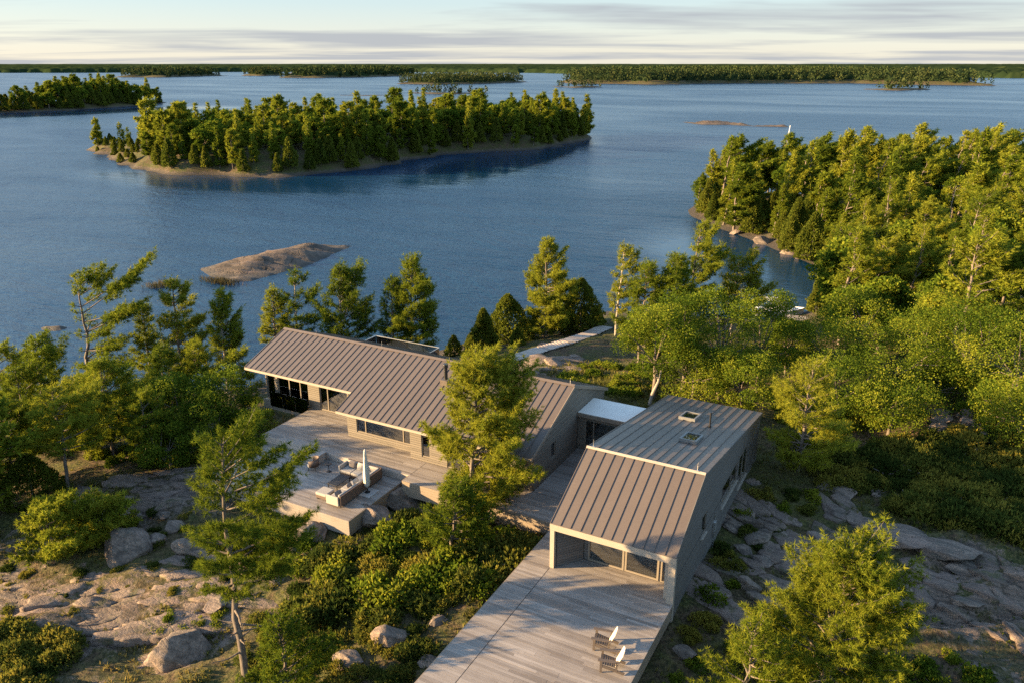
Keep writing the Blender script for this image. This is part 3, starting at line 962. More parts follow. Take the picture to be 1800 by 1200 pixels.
roof_panels(broof, BX0 - .03, BX1 + .03, 12, BR, BZ + .002, BBk + .03, bt(BBk + .03) + .002)
MB().extrude_x([(BR - .10, bt(BR - .10) + .06), (BR, BZ + .10), (BR + .14, bt(BR + .14) + .06), (BR, BZ + .055)], BX0 - .05, BX1 + .05).build('ridge_cap', M['trim'], broof)
for x in (BX0 + .3, BX1 - .35):
    r_ = MB().box(x - .07, x + .07, BR - .03, BR + .03, BZ + .09, BZ + .12)
    r_.tube([(x, BR, BZ + .1), (x, BR, BZ + .5)], [.014, .008], 6)
    r_.build('lightning_rod', M['steel'], broof)
for x in (BX0 - .055, BX1 + .015):
    v_ = MB()
    v_.extrude_x([(BF, bt(BF) - .2), (BF, bt(BF) + .03), (BR, BZ + .03), (BR, BZ - .2)], x, x + .04)
    v_.extrude_x([(BR, BZ - .2), (BR, BZ + .03), (BBk, BBZ + .03), (BBk, BBZ - .2)], x, x + .04)
    v_.build('verge_board', M['siding_grey'], broof)
for (x0, x1, y0, y1) in ((-11.1, -10.15, 40.9, 42.4), (-9.85, -8.95, 36.75, 38.2)):
    za, zb_ = bt(y0), bt(y1)
    def rim(xa, xb, ya, yb):
        return [(xa, ya, bt(ya) - .02), (xb, ya, bt(ya) - .02), (xb, yb, bt(yb) - .02), (xa, yb, bt(yb) - .02), (xa, ya, bt(ya) + .2), (xb, ya, bt(ya) + .2), (xb, yb, bt(yb) + .2), (xa, yb, bt(yb) + .2)]
    k = MB().hexa(rim(x0, x1, y0, y0 + .1)).hexa(rim(x0, x1, y1 - .1, y1)).hexa(rim(x0, x0 + .1, y0 + .1, y1 - .1)).hexa(rim(x1 - .1, x1, y0 + .1, y1 - .1))
    sk = k.build('skylight', M['curb'], broof)
    P = rim(x0 + .09, x1 - .09, y0 + .09, y1 - .09)
    P = [(p[0], p[1], bt(p[1]) + (.13 if i < 4 else .15)) for i, p in enumerate(P)]
    MB().hexa(P).build('pane', M['skyglass'], sk)
MB().lathe([(.085, bt(40.5) - .05), (.085, bt(40.5) + .12), (.05, bt(40.5) + .13), (.05, bt(40.5) + .85), (.06, bt(40.5) + .86), (.06, bt(40.5) + .9)], -9.2, 40.5, 12).build('vent_pipe', M['dark'], broof)
wb = MB()
wall_yz(wb, BX0, BX0 + .15, BF + .2, 45.9, bu, -1.3)
wb.build('wall', M['siding_grey'], bunk)
wb = MB()

wall_yz(wb, BX1 - .17, BX1, BF + .2, 45.9, bu, -2.2, [(32.95, 33.75, .75, 1.9), (36.8, 40.2, .35, 1.55), (40.6, 42.8, -.45, 1.5)])
wb.build('wall', M['siding_grey'], bunk)
wb = MB().box(BX0 + .15, BX1 - .17, 45.75, 45.9, -1.3, bu(45.9))
wb.build('wall', M['siding_grey'], bunk)
wp = MB()
wq = MB()
wq.prism([(-13.05, 28.78), (-12.98, 28.74), (-12.12, 29.82), (-12.2, 29.9), (-13.05, 29.9)], -.02, 2.12)     # splayed porch cheek
wq.build('porch_cheek', M['siding_grey'], bunk)
wall_xz(wp, 29.9, 30.02, -12.2, -7.6, 2.6, -.02, [(-11.9, -10.12, .02, 2.12), (-10.08, -8.47, .02, 2.12), (-8.38, -7.92, .02, 2.12)])
wp.build('porch_wall', M['siding_grey'], bunk)
window_x(bunk, 29.86, -11.9, -10.12, .02, 2.12, name='sliding_door', fw=.09)
window_x(bunk, 29.86, -10.08, -8.47, .02, 2.12, name='sliding_door', fw=.09)
window_x(bunk, 29.86, -8.38, -7.92, .02, 2.12, fw=.06)
MB().box(-7.9, -7.6, 28.8, 29.89, -.02, 2.15).build('porch_cheek', M['trim'], bunk)
MB().box(-13.05, -7.6, 28.75, 29.88, 2.16, 2.2).build('porch_ceiling', M['trim'], bunk)
MB().box(BX0 - .06, BX1 + .06, BF - .05, BF + .08, 2.02, 2.33).build('fascia', M['trim'], bunk)
MB().box(BX0 - .05, BX0 + .16, BF - .03, BF + .19, -.02, 2.02).build('post', M['trim'], bunk)
MB().box(BX1 - .26, BX1 + .05, BF - .03, BF + .19, -.9, 2.02).build('post', M['trim'], bunk)
window_y(bunk, BX1 - .02, 32.95, 33.75, .75, 1.9)
window_y(bunk, BX1 - .02, 36.8, 40.2, .35, 1.55, (38.8,))
window_y(bunk, BX1 - .02, 40.6, 42.8, -.45, 1.5, (41.7,), name='sliding_door')
for (y0, y1, z) in ((36.8, 40.2, .35), (40.6, 42.8, -.45), (32.95, 33.75, .75)):
    MB().box(BX1 + .002, BX1 + .09, y0 - .05, y1 + .05, z - .07, z - .005).build('sill', M['trim'], bunk)
MB().box(BX0 + .16, BX1 - .18, 30.03, 45.7, -.4, -.01).build('floor', M['ply'], bunk)
MB().box(BX0 + .16, -10.2, 31.3, 31.4, -.01, 3.2).build('partition_wall', M['ply'], bunk)
MB().box(BX1 + .001, BX1 + .012, 28.8, 45.9, .985, 1.01).build('joint_strip', M['dark'], bunk)  # thin dark strip laid on the wall in place of a joint groove
MB().box(BX1 + .003, BX1 + .12, 35.3, 35.6, -.2, .35).build('meter_box', M['steel'], bunk)
MB().tube([(BX1 + .05, 35.45, -1.3), (BX1 + .05, 35.45, -.2)], [.03, .03], 8).build('conduit', M['steel'], bunk)
MB().tube([(BX1 + .05, 35.45, .35), (BX1 + .05, 35.45, .9)], [.02, .02], 8).build('conduit', M['steel'], bunk)

# ---- decks: boards run along X; each board is real geometry with a gap, about 5 px wide in the photograph
def planks(rects, z, pitch=.142, gap=.008, th=.035):
    mb = MB()
    for (x0, x1, y0, y1) in rects:
        n = max(1, int(round((y1 - y0) / pitch)))
        p = (y1 - y0) / n
        for i in range(n):
            a, b = y0 + i * p + gap / 2, y0 + (i + 1) * p - gap / 2
            cuts = [x0]
            x = x0 + RNG.uniform(1.2, 4.2)
            while x < x1 - 1.0:
                cuts.append(x); x += RNG.uniform(2.6, 4.4)
            cuts.append(x1)
            for c0, c1 in zip(cuts[:-1], cuts[1:]):
                dz = RNG.normal(0, .0015)
                mb.box(c0 + .003, c1 - .003, a, b, z - th, z + dz, float(np.clip(RNG.normal(.5, .27), 0, 1)))
    return mb
fd = tag(empty('cabin_deck'), 'wide weathered plank deck running out before the cabin porch', 'deck')
tag(planks([(-14.55, -13.24, 13.5, 32.0), (-13.21, -7.45, 13.5, 28.53), (-13.05, -7.6, 28.53, 29.86)], 0.0).build('deck_boards', M['deck'], fd), kind='stuff')
MB().box(-14.5, -7.5, 13.6, 29.8, -.26, -.036).build('joist_frame', M['cedar_wall'], fd)
MB().box(-14.5, -13.3, 29.82, 31.9, -.26, -.036).build('joist_frame', M['cedar_wall'], fd)
for i in range(5):
    MB().box(-7.448, -7.41, 13.5, 28.5, -.04 - .145 * (i + 1) + .006, -.04 - .145 * i).build('skirt_board', M['cedar_wall'], fd)
MB().box(-7.47, -7.38, 13.5, 28.5, -.035, .006).build('edge_board', M['deck'], fd)
for i in range(2):
    MB().box(-14.6, -14.555, 13.5, 31.9, -.01 - .145 * (i + 1) + .006, -.01 - .145 * i).build('skirt_board', M['cedar_wall'], fd)
for yy in np.arange(14.5, 31, 3.2):
    for x in (-14.3, -10.9, -7.8):
        MB().box(x - .08, x + .08, yy - .08, yy + .08, float(gz(x, yy)) - .3, -.26).build('post', M['cedar_wall'], fd)
md = tag(empty('main_deck'), 'pale weathered deck between the long house and the sunken lounge', 'deck')
tag(planks([(-35.2, -24.02, 32.7, 34.42), (-35.2, -24.98, 34.43, 35.03), (-35.2, -30.32, 35.04, 37.28), (-24.0, -13.24, 32.02, 34.41), (-17.0, -13.24, 34.42, 40.28)], 0.0).build('deck_boards', M['deck'], md), kind='stuff')
jf = MB().box(-35.1, -24.1, 32.76, 35.0, -.28, -.036).box(-35.1, -30.35, 35.0, 37.2, -.28, -.036).box(-24.1, -13.3, 32.06, 34.4, -.28, -.036).box(-16.95, -13.3, 34.4, 40.25, -.28, -.036)
jf.build('joist_frame', M['cedar_wall'], md)
for i in range(3):
    z1, z0 = -.004 - .15 * i, -.15 * (i + 1) + .004
    MB().box(-35.2, -24.0, 32.655, 32.695, z0, z1).build('skirt_board', M['walkwood'], md)
for i in range(6):
    z1, z0 = -.004 - .15 * i, -.15 * (i + 1) + .004
    MB().box(-24.0, -14.62, 31.96, 32.015, z0, z1).build('skirt_board', M['cedar_wall'], md)
    MB().box(-24.06, -24.005, 32.0, 32.65, z0, z1).build('skirt_board', M['cedar_wall'], md)
    MB().box(-35.25, -35.205, 32.7, 37.28, z0, z1).build('skirt_board', M['cedar_wall'], md)
for x, y in ((-34.8, 33), (-34.8, 36.8), (-31, 33), (-27.5, 33.2), (-23.5, 32.4), (-19.5, 32.4), (-15.4, 32.4)):
    MB().box(x - .09, x + .09, y - .09, y + .09, float(gz(x, y)) - .3, -.28).build('post', M['cedar_wall'], md)
ld = tag(empty('lounge_platform'), 'sunken deck platform holding the wicker sofa and parasol', 'deck')
tag(planks([(-34.8, -24.5, 27.85, 32.64)], -.45).build('deck_boards', M['deck'], ld), kind='stuff')
MB().box(-34.7, -24.6, 27.95, 32.6, -.75, -.487).build('joist_frame', M['cedar_wall'], ld)
for i in range(6):
    z1, z0 = -.455 - .15 * i, -.455 - .15 * (i + 1) + .006
    MB().box(-34.8, -24.46, 27.80, 27.845, z0, z1).build('skirt_board', M['deck'], ld)
    MB().box(-24.495, -24.45, 27.85, 32.64, z0, z1).build('skirt_board', M['cedar_wall'], ld)
for x, y in ((-34, 28.2), (-29.5, 28.2), (-24.9, 28.2), (-34, 32), (-29.5, 32), (-24.9, 32)):
    MB().box(x - .09, x + .09, y - .09, y + .09, float(gz(x, y)) - .3, -.75).build('post', M['cedar_wall'], ld)
bb = tag(empty('bench_box', (-30.5, 32.2, -.45)), 'low timber bench box at the step of the sunken lounge', 'bench')
for i in range(3):
    MB().box(-.42, .42, -.46, -.43, .01 + .15 * i, .15 * (i + 1)).build('front_board', M['walkwood'], bb)
MB().box(-.42, .42, -.43, .42, .0, .46).build('body', M['walkwood'], bb)
for i in range(5):
    MB().box(-.46, .46, -.48 + i * .185, -.48 + i * .185 + .175, .462, .50).build('top_board', M['walkwood'], bb)

# ---- lounge furniture
sofa = tag(empty('corner_sofa', (-26.6, 30.6, -.45)), 'L-shaped dark wicker sofa with pale cushions on the sunken deck', 'sofa')
ox, oy = -26.6, 30.6
def sb(name, x0, x1, y0, y1, z0, z1, mat, bevel=.0, p=None):
    return MB().box(x0 - ox, x1 - ox, y0 - oy, y1 - oy, z0, z1).build(name, M[mat], p or sofa, bevel)
sb('base', -27.98, -25.72, 31.38, 32.22, .14, .27, 'wicker')
sb('base', -26.56, -25.72, 28.62, 31.37, .14, .27, 'wicker')
sb('backrest', -28.02, -25.66, 32.22, 32.32, .12, .70, 'wicker')
sb('backrest', -25.70, -25.60, 28.60, 32.215, .12, .705, 'wicker')
sb('backrest_pad', -27.98, -25.75, 32.10, 32.22, .30, .72, 'fabric', .04)
sb('backrest_pad', -25.83, -25.70, 28.66, 32.08, .30, .73, 'fabric', .04)
sb('armrest', -28.06, -27.96, 31.38, 32.21, .12, .66, 'fabric', .03)
sb('armrest', -26.56, -25.72, 28.52, 28.62, .12, .66, 'fabric', .03)
for a, b in ((-27.93, -27.18), (-27.16, -26.58)):
    sb('seat_cushion', a, b, 31.36, 32.08, .272, .43, 'fabric', .04)
for a, b in ((28.66, 29.7), (29.72, 30.75), (30.77, 32.08)):
    sb('seat_cushion', -26.55, -25.84, a, b, .274, .43, 'fabric', .04)
for x, y in ((-27.9, 31.45), (-27.9, 32.2), (-26.5, 28.7), (-25.75, 28.7), (-25.75, 32.2), (-26.5, 31.3)):
    sb('leg', x - .025, x + .025, y - .025, y + .025, .0, .14, 'dark')
def pillow(label, x, y, rz, tilt, mat):
    n = 7
    u = np.linspace(-1, 1, n)
    V, F = [], []
    for sgn in (1, -1):
        for a in u:
            for b in u:
                w = (1 - a ** 4) * (1 - b ** 4)
                V.append((a * .24 * (1 - .08 * b * b), sgn * .085 * w ** .6, b * .22 * (1 - .08 * a * a)))
    for k in range(2):
        for i in range(n - 1):
            for j in range(n - 1):
                q = [k * n * n + i * n + j, k * n * n + (i + 1) * n + j, k * n * n + (i + 1) * n + j + 1, k * n * n + i * n + j + 1]
                F.append(q if k else q[::-1])
    o = link(bpy.data.objects.new('cushion', mesh_np('cushion', np.array(V), np.array(F), M[mat], smooth=True)))
    o.location = (x, y, -.45 + .43 + .185)
    o.rotation_euler = (tilt, 0, rz)
    return tag(o, label, 'cushion', 'loose cushions on the corner sofa')
pillow('charcoal loose cushion against the sofa back by the left armrest', -27.45, 31.93, .15, -.35, 'fabric_dark')
pillow('pale loose cushion on the short side of the sofa', -26.9, 31.93, -.1, -.35, 'fabric')
pillow('pale loose cushion halfway along the long side of the sofa', -25.98, 30.4, math.pi / 2, -.4, 'fabric')
pillow('charcoal loose cushion beside the pale one on the long side of the sofa', -25.98, 29.85, math.pi / 2 + .2, -.4, 'fabric_dark')
pillow('charcoal loose cushion at the open end of the long sofa side', -25.98, 28.92, math.pi / 2 - .1, -.45, 'fabric_dark')
tb = tag(empty('coffee_table', (-27.35, 30.55, -.45)), 'low dark coffee table before the corner sofa', 'table')
MB().box(-.35, .35, -.62, .62, .30, .34).build('table_top', M['dark'], tb, .008)
for x in (-.3, .3):
    for y in (-.55, .55):
        MB().box(x - .02, x + .02, y - .02, y + .02, 0, .30).build('leg', M['dark'], tb)
ot = tag(empty('ottoman', (-27.15, 29.15, -.45)), 'pale cushioned ottoman beside the coffee table', 'ottoman')
MB().box(-.36, .36, -.36, .36, .10, .24).build('base', M['wicker'], ot)
MB().box(-.37, .37, -.37, .37, .24, .42).build('seat_cushion', M['fabric'], ot, .05)
for x in (-.3, .3):
    for y in (-.3, .3):
        MB().box(x - .025, x + .025, y - .025, y + .025, 0, .10).build('leg', M['dark'], ot)
st = tag(empty('side_table', (-28.9, 31.5, -.45)), 'small round dark side table left of the sofa', 'table')
MB().lathe([(.2, .50), (.2, .53), (.19, .535)], 0, 0, 20).build('table_top', M['dark'], st)
MB().lathe([(.02, .02), (.02, .5)], 0, 0, 10).build('stem', M['dark'], st)
MB().lathe([(.14, 0), (.14, .015), (.03, .03)], 0, 0, 20).build('foot', M['dark'], st)
ac = tag(empty('lounge_chair', (-29.9, 31.3, -.45), math.radians(-70)), 'round backed wicker chair beside the bench box', 'chair')
V_, F_ = [], []
for k in range(15):
    a = math.radians(-110 + 220 * k / 14)
    for r, z in ((.34, .25), (.38, .78 - .12 * abs(math.cos(a / 2.2)) ** 0 * (abs(k - 7) / 7) ** 2), (.34, .76 - .12 * (abs(k - 7) / 7) ** 2), (.30, .27)):
        V_.append((r * math.sin(a), r * math.cos(a), z))
for k in range(14):
    for j in range(4):
        F_.append((k * 4 + j, k * 4 + (j + 1) % 4, (k + 1) * 4 + (j + 1) % 4, (k + 1) * 4 + j))
link(bpy.data.objects.new('backrest', mesh_np('backrest', np.array(V_), np.array(F_), M['wicker'])), ac)
MB().lathe([(.31, .24), (.33, .3), (.33, .36), (.28, .40)], 0, 0, 20).build('seat_cushion', M['fabric'], ac)
for x in (-.2, .2):
    for y in (-.2, .2):
        MB().tube([(x * 1.1, y * 1.1, 0), (x, y, .26)], [.016, .02], 8).build('leg', M['dark'], ac)

um = tag(empty('parasol', (-25.4, 30.6, -.45)), 'closed cream parasol standing on square pavers beside the sofa', 'parasol')
MB().tube([(0, 0, .05), (0, 0, 2.6)], [.024, .024], 10).build('pole', M['steel'], um)
n = 24
V_, F_ = [], []
prof = [(.03, 2.66), (.06, 2.6), (.075, 2.4), (.10, 2.0), (.125, 1.6), (.145, 1.25), (.155, .95), (.16, .7), (.13, .52), (.10, .44)]
for i, (r, z) in enumerate(prof):
    for k in range(n):
        a = 2 * math.pi * k / n
        rr = r * (1 + (.24 if k % 3 == 0 else -.08) * min(1, i / 3)) * (1 + .06 * math.sin(3.1 * k + i))
        V_.append((rr * math.cos(a + .05 * i), rr * math.sin(a + .05 * i), z + (.03 * math.sin(k * 2.1) if i == len(prof) - 1 else 0)))
for i in range(len(prof) - 1):
    for k in range(n):
        F_.append((i * n + k, i * n + (k + 1) % n, (i + 1) * n + (k + 1) % n, (i + 1) * n + k))
link(bpy.data.objects.new('canopy', mesh_np('canopy', np.array(V_), np.array(F_), M['canvas'], smooth=True)), um)
MB().lathe([(.0, 2.70), (.025, 2.69), (.03, 2.66), (.02, 2.62)], 0, 0, 10).build('finial', M['canvas'], um)
MB().lathe([(.16, 0.052), (.16, .07), (.05, .10), (.04, .3)], 0, 0, 14).build('stand', M['dark'], um)
for i in range(2):
    for j in range(2):
        MB().box(-.46 + i * .465, -.46 + i * .465 + .455, -.44 + j * .465, -.44 + j * .465 + .455, 0, .05).build('base_paver', M['paver'], um, .008)

# ---- two slatted deck chairs
def deck_chair(loc, rz, label):
    c = tag(empty('deck_chair', loc, rz), label, 'chair', 'slatted deck chairs')
    # chair faces local -X; back leans to +X
    for y in (-.30, .30):
        MB().box(-.42, -.33, y - .02, y + .02, 0, .56).build('front_leg', M['chairwood'], c)
        s = MB(); s.hexa([(-.40, y - .045, .26), (-.40, y - .022, .26), (.55, y - .022, 0), (.40, y - .045, 0), (-.40, y - .045, .38), (-.40, y - .022, .38), (.58, y - .022, .05), (.55, y - .045, .06)])
        MB().bar((-.40, y, .32), (.52, y, .06), .03, .12).build('rear_leg', M['chairwood'], c)
        MB().box(.18, .25, y - .02, y + .02, .14, .54).build('arm_support', M['chairwood'], c)
        a = MB().prism([(-.50, y - .075), (-.50, y + .075), (.1, y + .07), (.36, y + .03), (.36, y - .03), (.1, y - .07)], .56, .585)
        a.build('armrest', M['chairwood'], c, .006)
    for i in range(7):
        x = -.38 + i * .088
        MB().bar((x - .039, 0, .385 - .11 * i / 6), (x + .039, 0, .375 - .11 * i / 6), .52, .02).build('seat_slat', M['chairwood'], c)
    for i in range(7):
        y = -.245 + i * .0817
        h = .80 - .03 * abs(i - 3) ** 1.8 * .55
        w = .076
        lean = .42
        b0, b1 = .16, .27
        P = []
        for (t, ww) in ((0, w * .78), (h, w)):
            for dy, dn in ((-1, 0), (1, 0), (1, .02), (-1, .02)):
                yy = y * (.86 if t == 0 else 1.05) + dy * ww / 2
                P.append((b0 + t * math.sin(lean) + dn * math.cos(lean), yy, b1 + t * math.cos(lean) - dn * math.sin(lean)))
        MB().hexa(P).build('back_slat', M['sunlit_slat'], c)
    for t in (.12, .5):
        MB().bar((b0 + t * math.sin(lean) + .034, -.29, b1 + t * math.cos(lean)), (b0 + t * math.sin(lean) + .034, .29, b1 + t * math.cos(lean)), .07, .022, up=(math.cos(lean), 0, -math.sin(lean))).build('back_rail', M['chairwood'], c)
    return c
deck_chair((-9.0, 24.72, 0.004), math.radians(12), 'dark slatted chair with sunlit pale back, the one closer to the cabin porch')
deck_chair((-8.33, 23.75, 0.004), math.radians(16), 'dark slatted chair with sunlit pale back, the one farther from the cabin porch')

# ---- boardwalk to the shore
bw = tag(empty('boardwalk'), 'winding grey plank boardwalk leading from the house to the cove', 'boardwalk')
wp_ = [on_ground(868, 648), on_ground(905, 633), on_ground(955, 617), on_ground(1000, 604), on_ground(1040, 590), on_ground(1066, 578)]
wp_ = np.array(wp_); wp_[:, 2] += .28
seg = np.linalg.norm(np.diff(wp_, axis=0), axis=1); cum = np.concatenate([[0], np.cumsum(seg)])
sN = int(cum[-1] / .3)
for s0 in range(sN):
    s = (s0 + .5) * .3
    p = np.array([np.interp(s, cum, wp_[:, k]) for k in range(3)])
    q = np.array([np.interp(s + .3, cum, wp_[:, k]) for k in range(3)])
    d = (q - p) / (np.linalg.norm(q - p) + 1e-6)
    sd = np.array([-d[1], d[0], 0])
    MB().bar(p - sd * (.75 + RNG.uniform(-.05, .05)), p + sd * (.75 + RNG.uniform(-.05, .05)), .285, .05, tint=float(RNG.random())).build('plank', M['walkwood'], bw)
for sg in (-.6, .6):
    pts = []
    for k in range(len(wp_)):
        d = wp_[min(k + 1, len(wp_) - 1)] - wp_[max(k - 1, 0)]; d /= np.linalg.norm(d)
        pts.append(wp_[k] + np.array([-d[1], d[0], 0]) * sg - [0, 0, .14])
    st_ = MB()
    for a, b in zip(pts[:-1], pts[1:]):
        st_.bar(a, b, .08, .22)
    st_.build('stringer', M['cedar_wall'], bw)

# ---- moored motor boat in the cove
bo = tag(empty('motor_boat', (-15.0, 97.6, WL), math.radians(28)), 'white motor boat moored in the narrow cove behind the trees', 'boat')
V_, F_ = [], []
st8 = np.linspace(-3.0, 3.0, 13)
for x in st8:
    u = (x + 3) / 6
    w = 1.15 * (1 - max(0, (u - .45) / .55) ** 2.2)
    sh = .62 + .25 * u * u
    V_ += [(x, -w, sh), (x, -w * .86, .12), (x, 0, -.25 + .35 * max(0, u - .7)), (x, w * .86, .12), (x, w, sh), (x, w * .9, sh - .02), (x, w * .82, .35), (x, -w * .82, .35), (x, -w * .9, sh - .02)]
for i in range(12):
    for k in range(9):
        F_.append((i * 9 + k, i * 9 + (k + 1) % 9, (i + 1) * 9 + (k + 1) % 9, (i + 1) * 9 + k))
me = bpy.data.meshes.new('hull'); me.from_pydata(V_, [], F_ + [tuple(range(9))[::-1], tuple(range(108, 117))]); me.materials.append(M['boat']); me.update()
link(bpy.data.objects.new('hull', me), bo)
MB().hexa([(.2, -.9, .7), (.35, -.9, .7), (.35, .9, .7), (.2, .9, .7), (-.15, -.7, 1.25), (-.1, -.7, 1.25), (-.1, .7, 1.25), (-.15, .7, 1.25)]).build('windscreen', M['glass'], bo)
for y in (-.45, .45):
    MB().box(-.9, -.4, y - .25, y + .25, .35, .8).build('seat', M['white'], bo, .04)
MB().box(-2.6, -1.9, -.8, .8, .35, .75).build('rear_bench', M['white'], bo, .04)
om = MB().box(-3.45, -3.05, -.2, .2, .5, 1.15).build('outboard_motor', M['dark'], bo, .06)
MB().box(-3.3, -3.2, -.06, .06, -.4, .5).build('motor_shaft', M['dark'], om)
fr = MB()
for y in (-.9, .9):
    fr.tube([(-1.4, y, .7), (-1.4, y, 1.9)], [.025, .025], 8); fr.tube([(.0, y, .75), (-.3, y, 1.9)], [.025, .025], 8)
fr.build('canopy_frame', M['steel'], bo)
MB().box(-1.6, -.1, -1.0, 1.0, 1.9, 1.95).build('canopy', M['canvas'], bo)
dk = tag(empty('boat_dock', (0, 0, 0)), 'short timber dock beside the white boat', 'dock')
for i in range(14):
    MB().box(-14.2 + i * .2, -14.2 + i * .2 + .185, 94.2, 96.1, WL + .55, WL + .6, float(RNG.random())).build('plank', M['walkwood'], dk)
for x in (-14.0, -11.8):
    for y in (94.4, 95.9):
        MB().box(x - .08, x + .08, y - .08, y + .08, WL - 1.5, WL + .55).build('post', M['cedar_wall'], dk)
# ------------------------------------------------------------------ vegetation generators
WIND = np.array([RGT[0], RGT[1], 0.0])
def unit(v):
    return v / (np.linalg.norm(v, axis=-1, keepdims=True) + 1e-9)
def blades(C, D, ln, wd, K, rng, spread=0.75, up=0.35, tint=None, tri=False):
    """K narrow kite leaves (or plain needles) from every centre C, heading near D"""
    n = len(C)
    d = unit(np.repeat(D, K, 0) + spread * rng.normal(size=(n * K, 3)) + np.array([0, 0, up]))
    c = np.repeat(C, K, 0)
    l = ln * rng.uniform(.65, 1.2, (n * K, 1))
    s = unit(np.cross(d, rng.normal(size=(n * K, 3)))) * wd * rng.uniform(.7, 1.25, (n * K, 1)) * .5
    if tri:
        V = np.stack([c + s, c + d * l, c - s], 1).reshape(-1, 3)
        t = np.repeat(np.repeat(tint, K) + rng.normal(0, .10, n * K), 3)
        return V, np.arange(n * K * 3).reshape(-1, 3), t
    V = np.stack([c - d * l * .12, c + d * l * .5 + s, c + d * l, c + d * l * .5 - s], 1).reshape(-1, 3)
    F = np.arange(n * K * 4).reshape(-1, 4)
    t = np.repeat(np.repeat(tint, K) + rng.normal(0, .10, n * K), 4)
    return V, F, t
def join(parts):
    V, F, b = [], [], 0
    for v, f in parts:
        V.append(v); F.append(np.asarray(f) + b); b += len(v)
    return np.concatenate(V), np.concatenate(F)

def pine_arrays(seed, H, cb=.25, W=2.5, tufts=3000, tl=.2, tw=.04, K=7, wind=.4, lean=.03, dead=0, top_pow=.6, whorl=.42, droop=0.0, wob=.12, pad=1.0, up0=.12):
    rng = np.random.default_rng(seed)
    nz = 12
    tz = np.linspace(0, 1, nz)
    off = np.cumsum(rng.normal(0, wob, (nz, 2)), 0) * .35
    off -= off[0]
    P = np.stack([off[:, 0] + WIND[0] * lean * H * tz ** 1.6, off[:, 1] + WIND[1] * lean * H * tz ** 1.6, H * tz], -1)
    P[0, 2] = -.5
    r0 = .011 * H + .03
    rad = r0 * (1 - tz) ** .8 + .018
    parts = [tube(P, rad, 7)]
    C, D, T = [], [], []
    z = H * cb * (.35 if dead else 1)
    while z < H * .985:
        t = (z / H - cb) / (1 - cb)
        base = np.array([np.interp(z, P[:, 2], P[:, k]) for k in range(3)])
        isdead = t < 0
        nb = rng.integers(1, 3) if isdead else rng.integers(3, 6)
        a0 = rng.uniform(0, 6.28)
        for k in range(nb):
            a = a0 + k * 6.28 / nb + rng.normal(0, .35)
            dr = np.array([math.cos(a), math.sin(a), 0])
            wf = float(dr @ WIND)
            if isdead:
                Lb = W * rng.uniform(.25, .6); el = rng.uniform(-.25, .2)
            else:
                prof = (1 - t) ** top_pow * min(1, .45 + 1.6 * t + .2 * rng.random())
                lump = 1 + .38 * math.sin(a * 2 + t * 7 + seed) * math.cos(t * 11 + seed * 1.7)
                Lb = W * prof * lump * rng.uniform(.6, 1.2) * (1 + wind * wf) + .22
                if rng.random() < .12: continue
                el = up0 + .75 * t ** 1.5 + rng.normal(0, .10) - droop * (1 - t)
            dr = unit(dr + WIND * wind * .55)
            m = 6
            u = np.linspace(0, 1, m)
            Q = base + dr * (Lb * u)[:, None] * math.cos(el)
            Q[:, 2] += Lb * (math.sin(el) * u + .16 * u ** 3) + np.cumsum(rng.normal(0, .02 * Lb, m)) * u
            sidev = np.array([-dr[1], dr[0], 0])
            Q += sidev * (np.cumsum(rng.normal(0, .035 * Lb, m)) * u)[:, None]
            rb = min(.30 * r0 + .012 * Lb, .5 * np.interp(z, P[:, 2], rad) + .01)
            parts.append(tube(Q, rb * (1 - u) + .007, 4))
            if isdead:
                for _ in range(2):
                    uu = rng.uniform(.3, .9); q = np.array([np.interp(uu, u, Q[:, i]) for i in range(3)])
                    e = q + unit(dr + .9 * rng.normal(size=3)) * Lb * rng.uniform(.15, .4)
                    parts.append(tube(np.array([q, (q + e) / 2 + .03, e]), [.010, .007, .004], 3))
                continue
            ns = max(3, int(Lb / .13))
            for uu in np.linspace(.34, 1.0, ns):
                q = np.array([np.interp(uu, u, Q[:, i]) for i in range(3)])
                for sg in ((-1, 1) if uu < .97 else (0,)):
                    bl = (.24 + .50 * Lb * (1.08 - uu)) * rng.uniform(.5, 1.1) * pad
                    bd = unit(dr * .75 + sidev * sg * .85 + np.array([0, 0, .18]) + .25 * rng.normal(size=3))
                    k2 = max(1, int(bl / .13))
                    w = ((np.arange(k2) + rng.random(k2)) / k2) ** .6
                    pts = q + bd * (bl * w)[:, None] + np.array([0, 0, .10]) * (w ** 2)[:, None]
                    C.append(pts); D.append(np.repeat(bd[None] * .7 + dr[None] * .3, k2, 0))
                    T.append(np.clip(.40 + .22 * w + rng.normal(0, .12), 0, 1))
        z += whorl * rng.uniform(.6, 1.4) * (1.0 if t < .7 else .65)
    # leader
    C.append(P[-1] + rng.normal(0, .08, (14, 3)) * [1, 1, 2.2]); D.append(np.repeat([[0, 0, 1.0]], 14, 0)); T.append(np.full(14, .6))
    C, D, T = np.concatenate(C), np.concatenate(D), np.concatenate(T)
    if len(C) > tufts:
        s = rng.choice(len(C), tufts, replace=False)
        C, D, T = C[s], D[s], T[s]
    k_ = H / max(H, np.percentile(C[:, 2], 99.7))
    C[:, 2] *= k_
    bV, bF = join(parts)
    bV[:, 2] *= k_
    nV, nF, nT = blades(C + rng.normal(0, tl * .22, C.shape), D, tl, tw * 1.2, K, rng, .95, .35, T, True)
    return bV, bF, nV, nF, nT

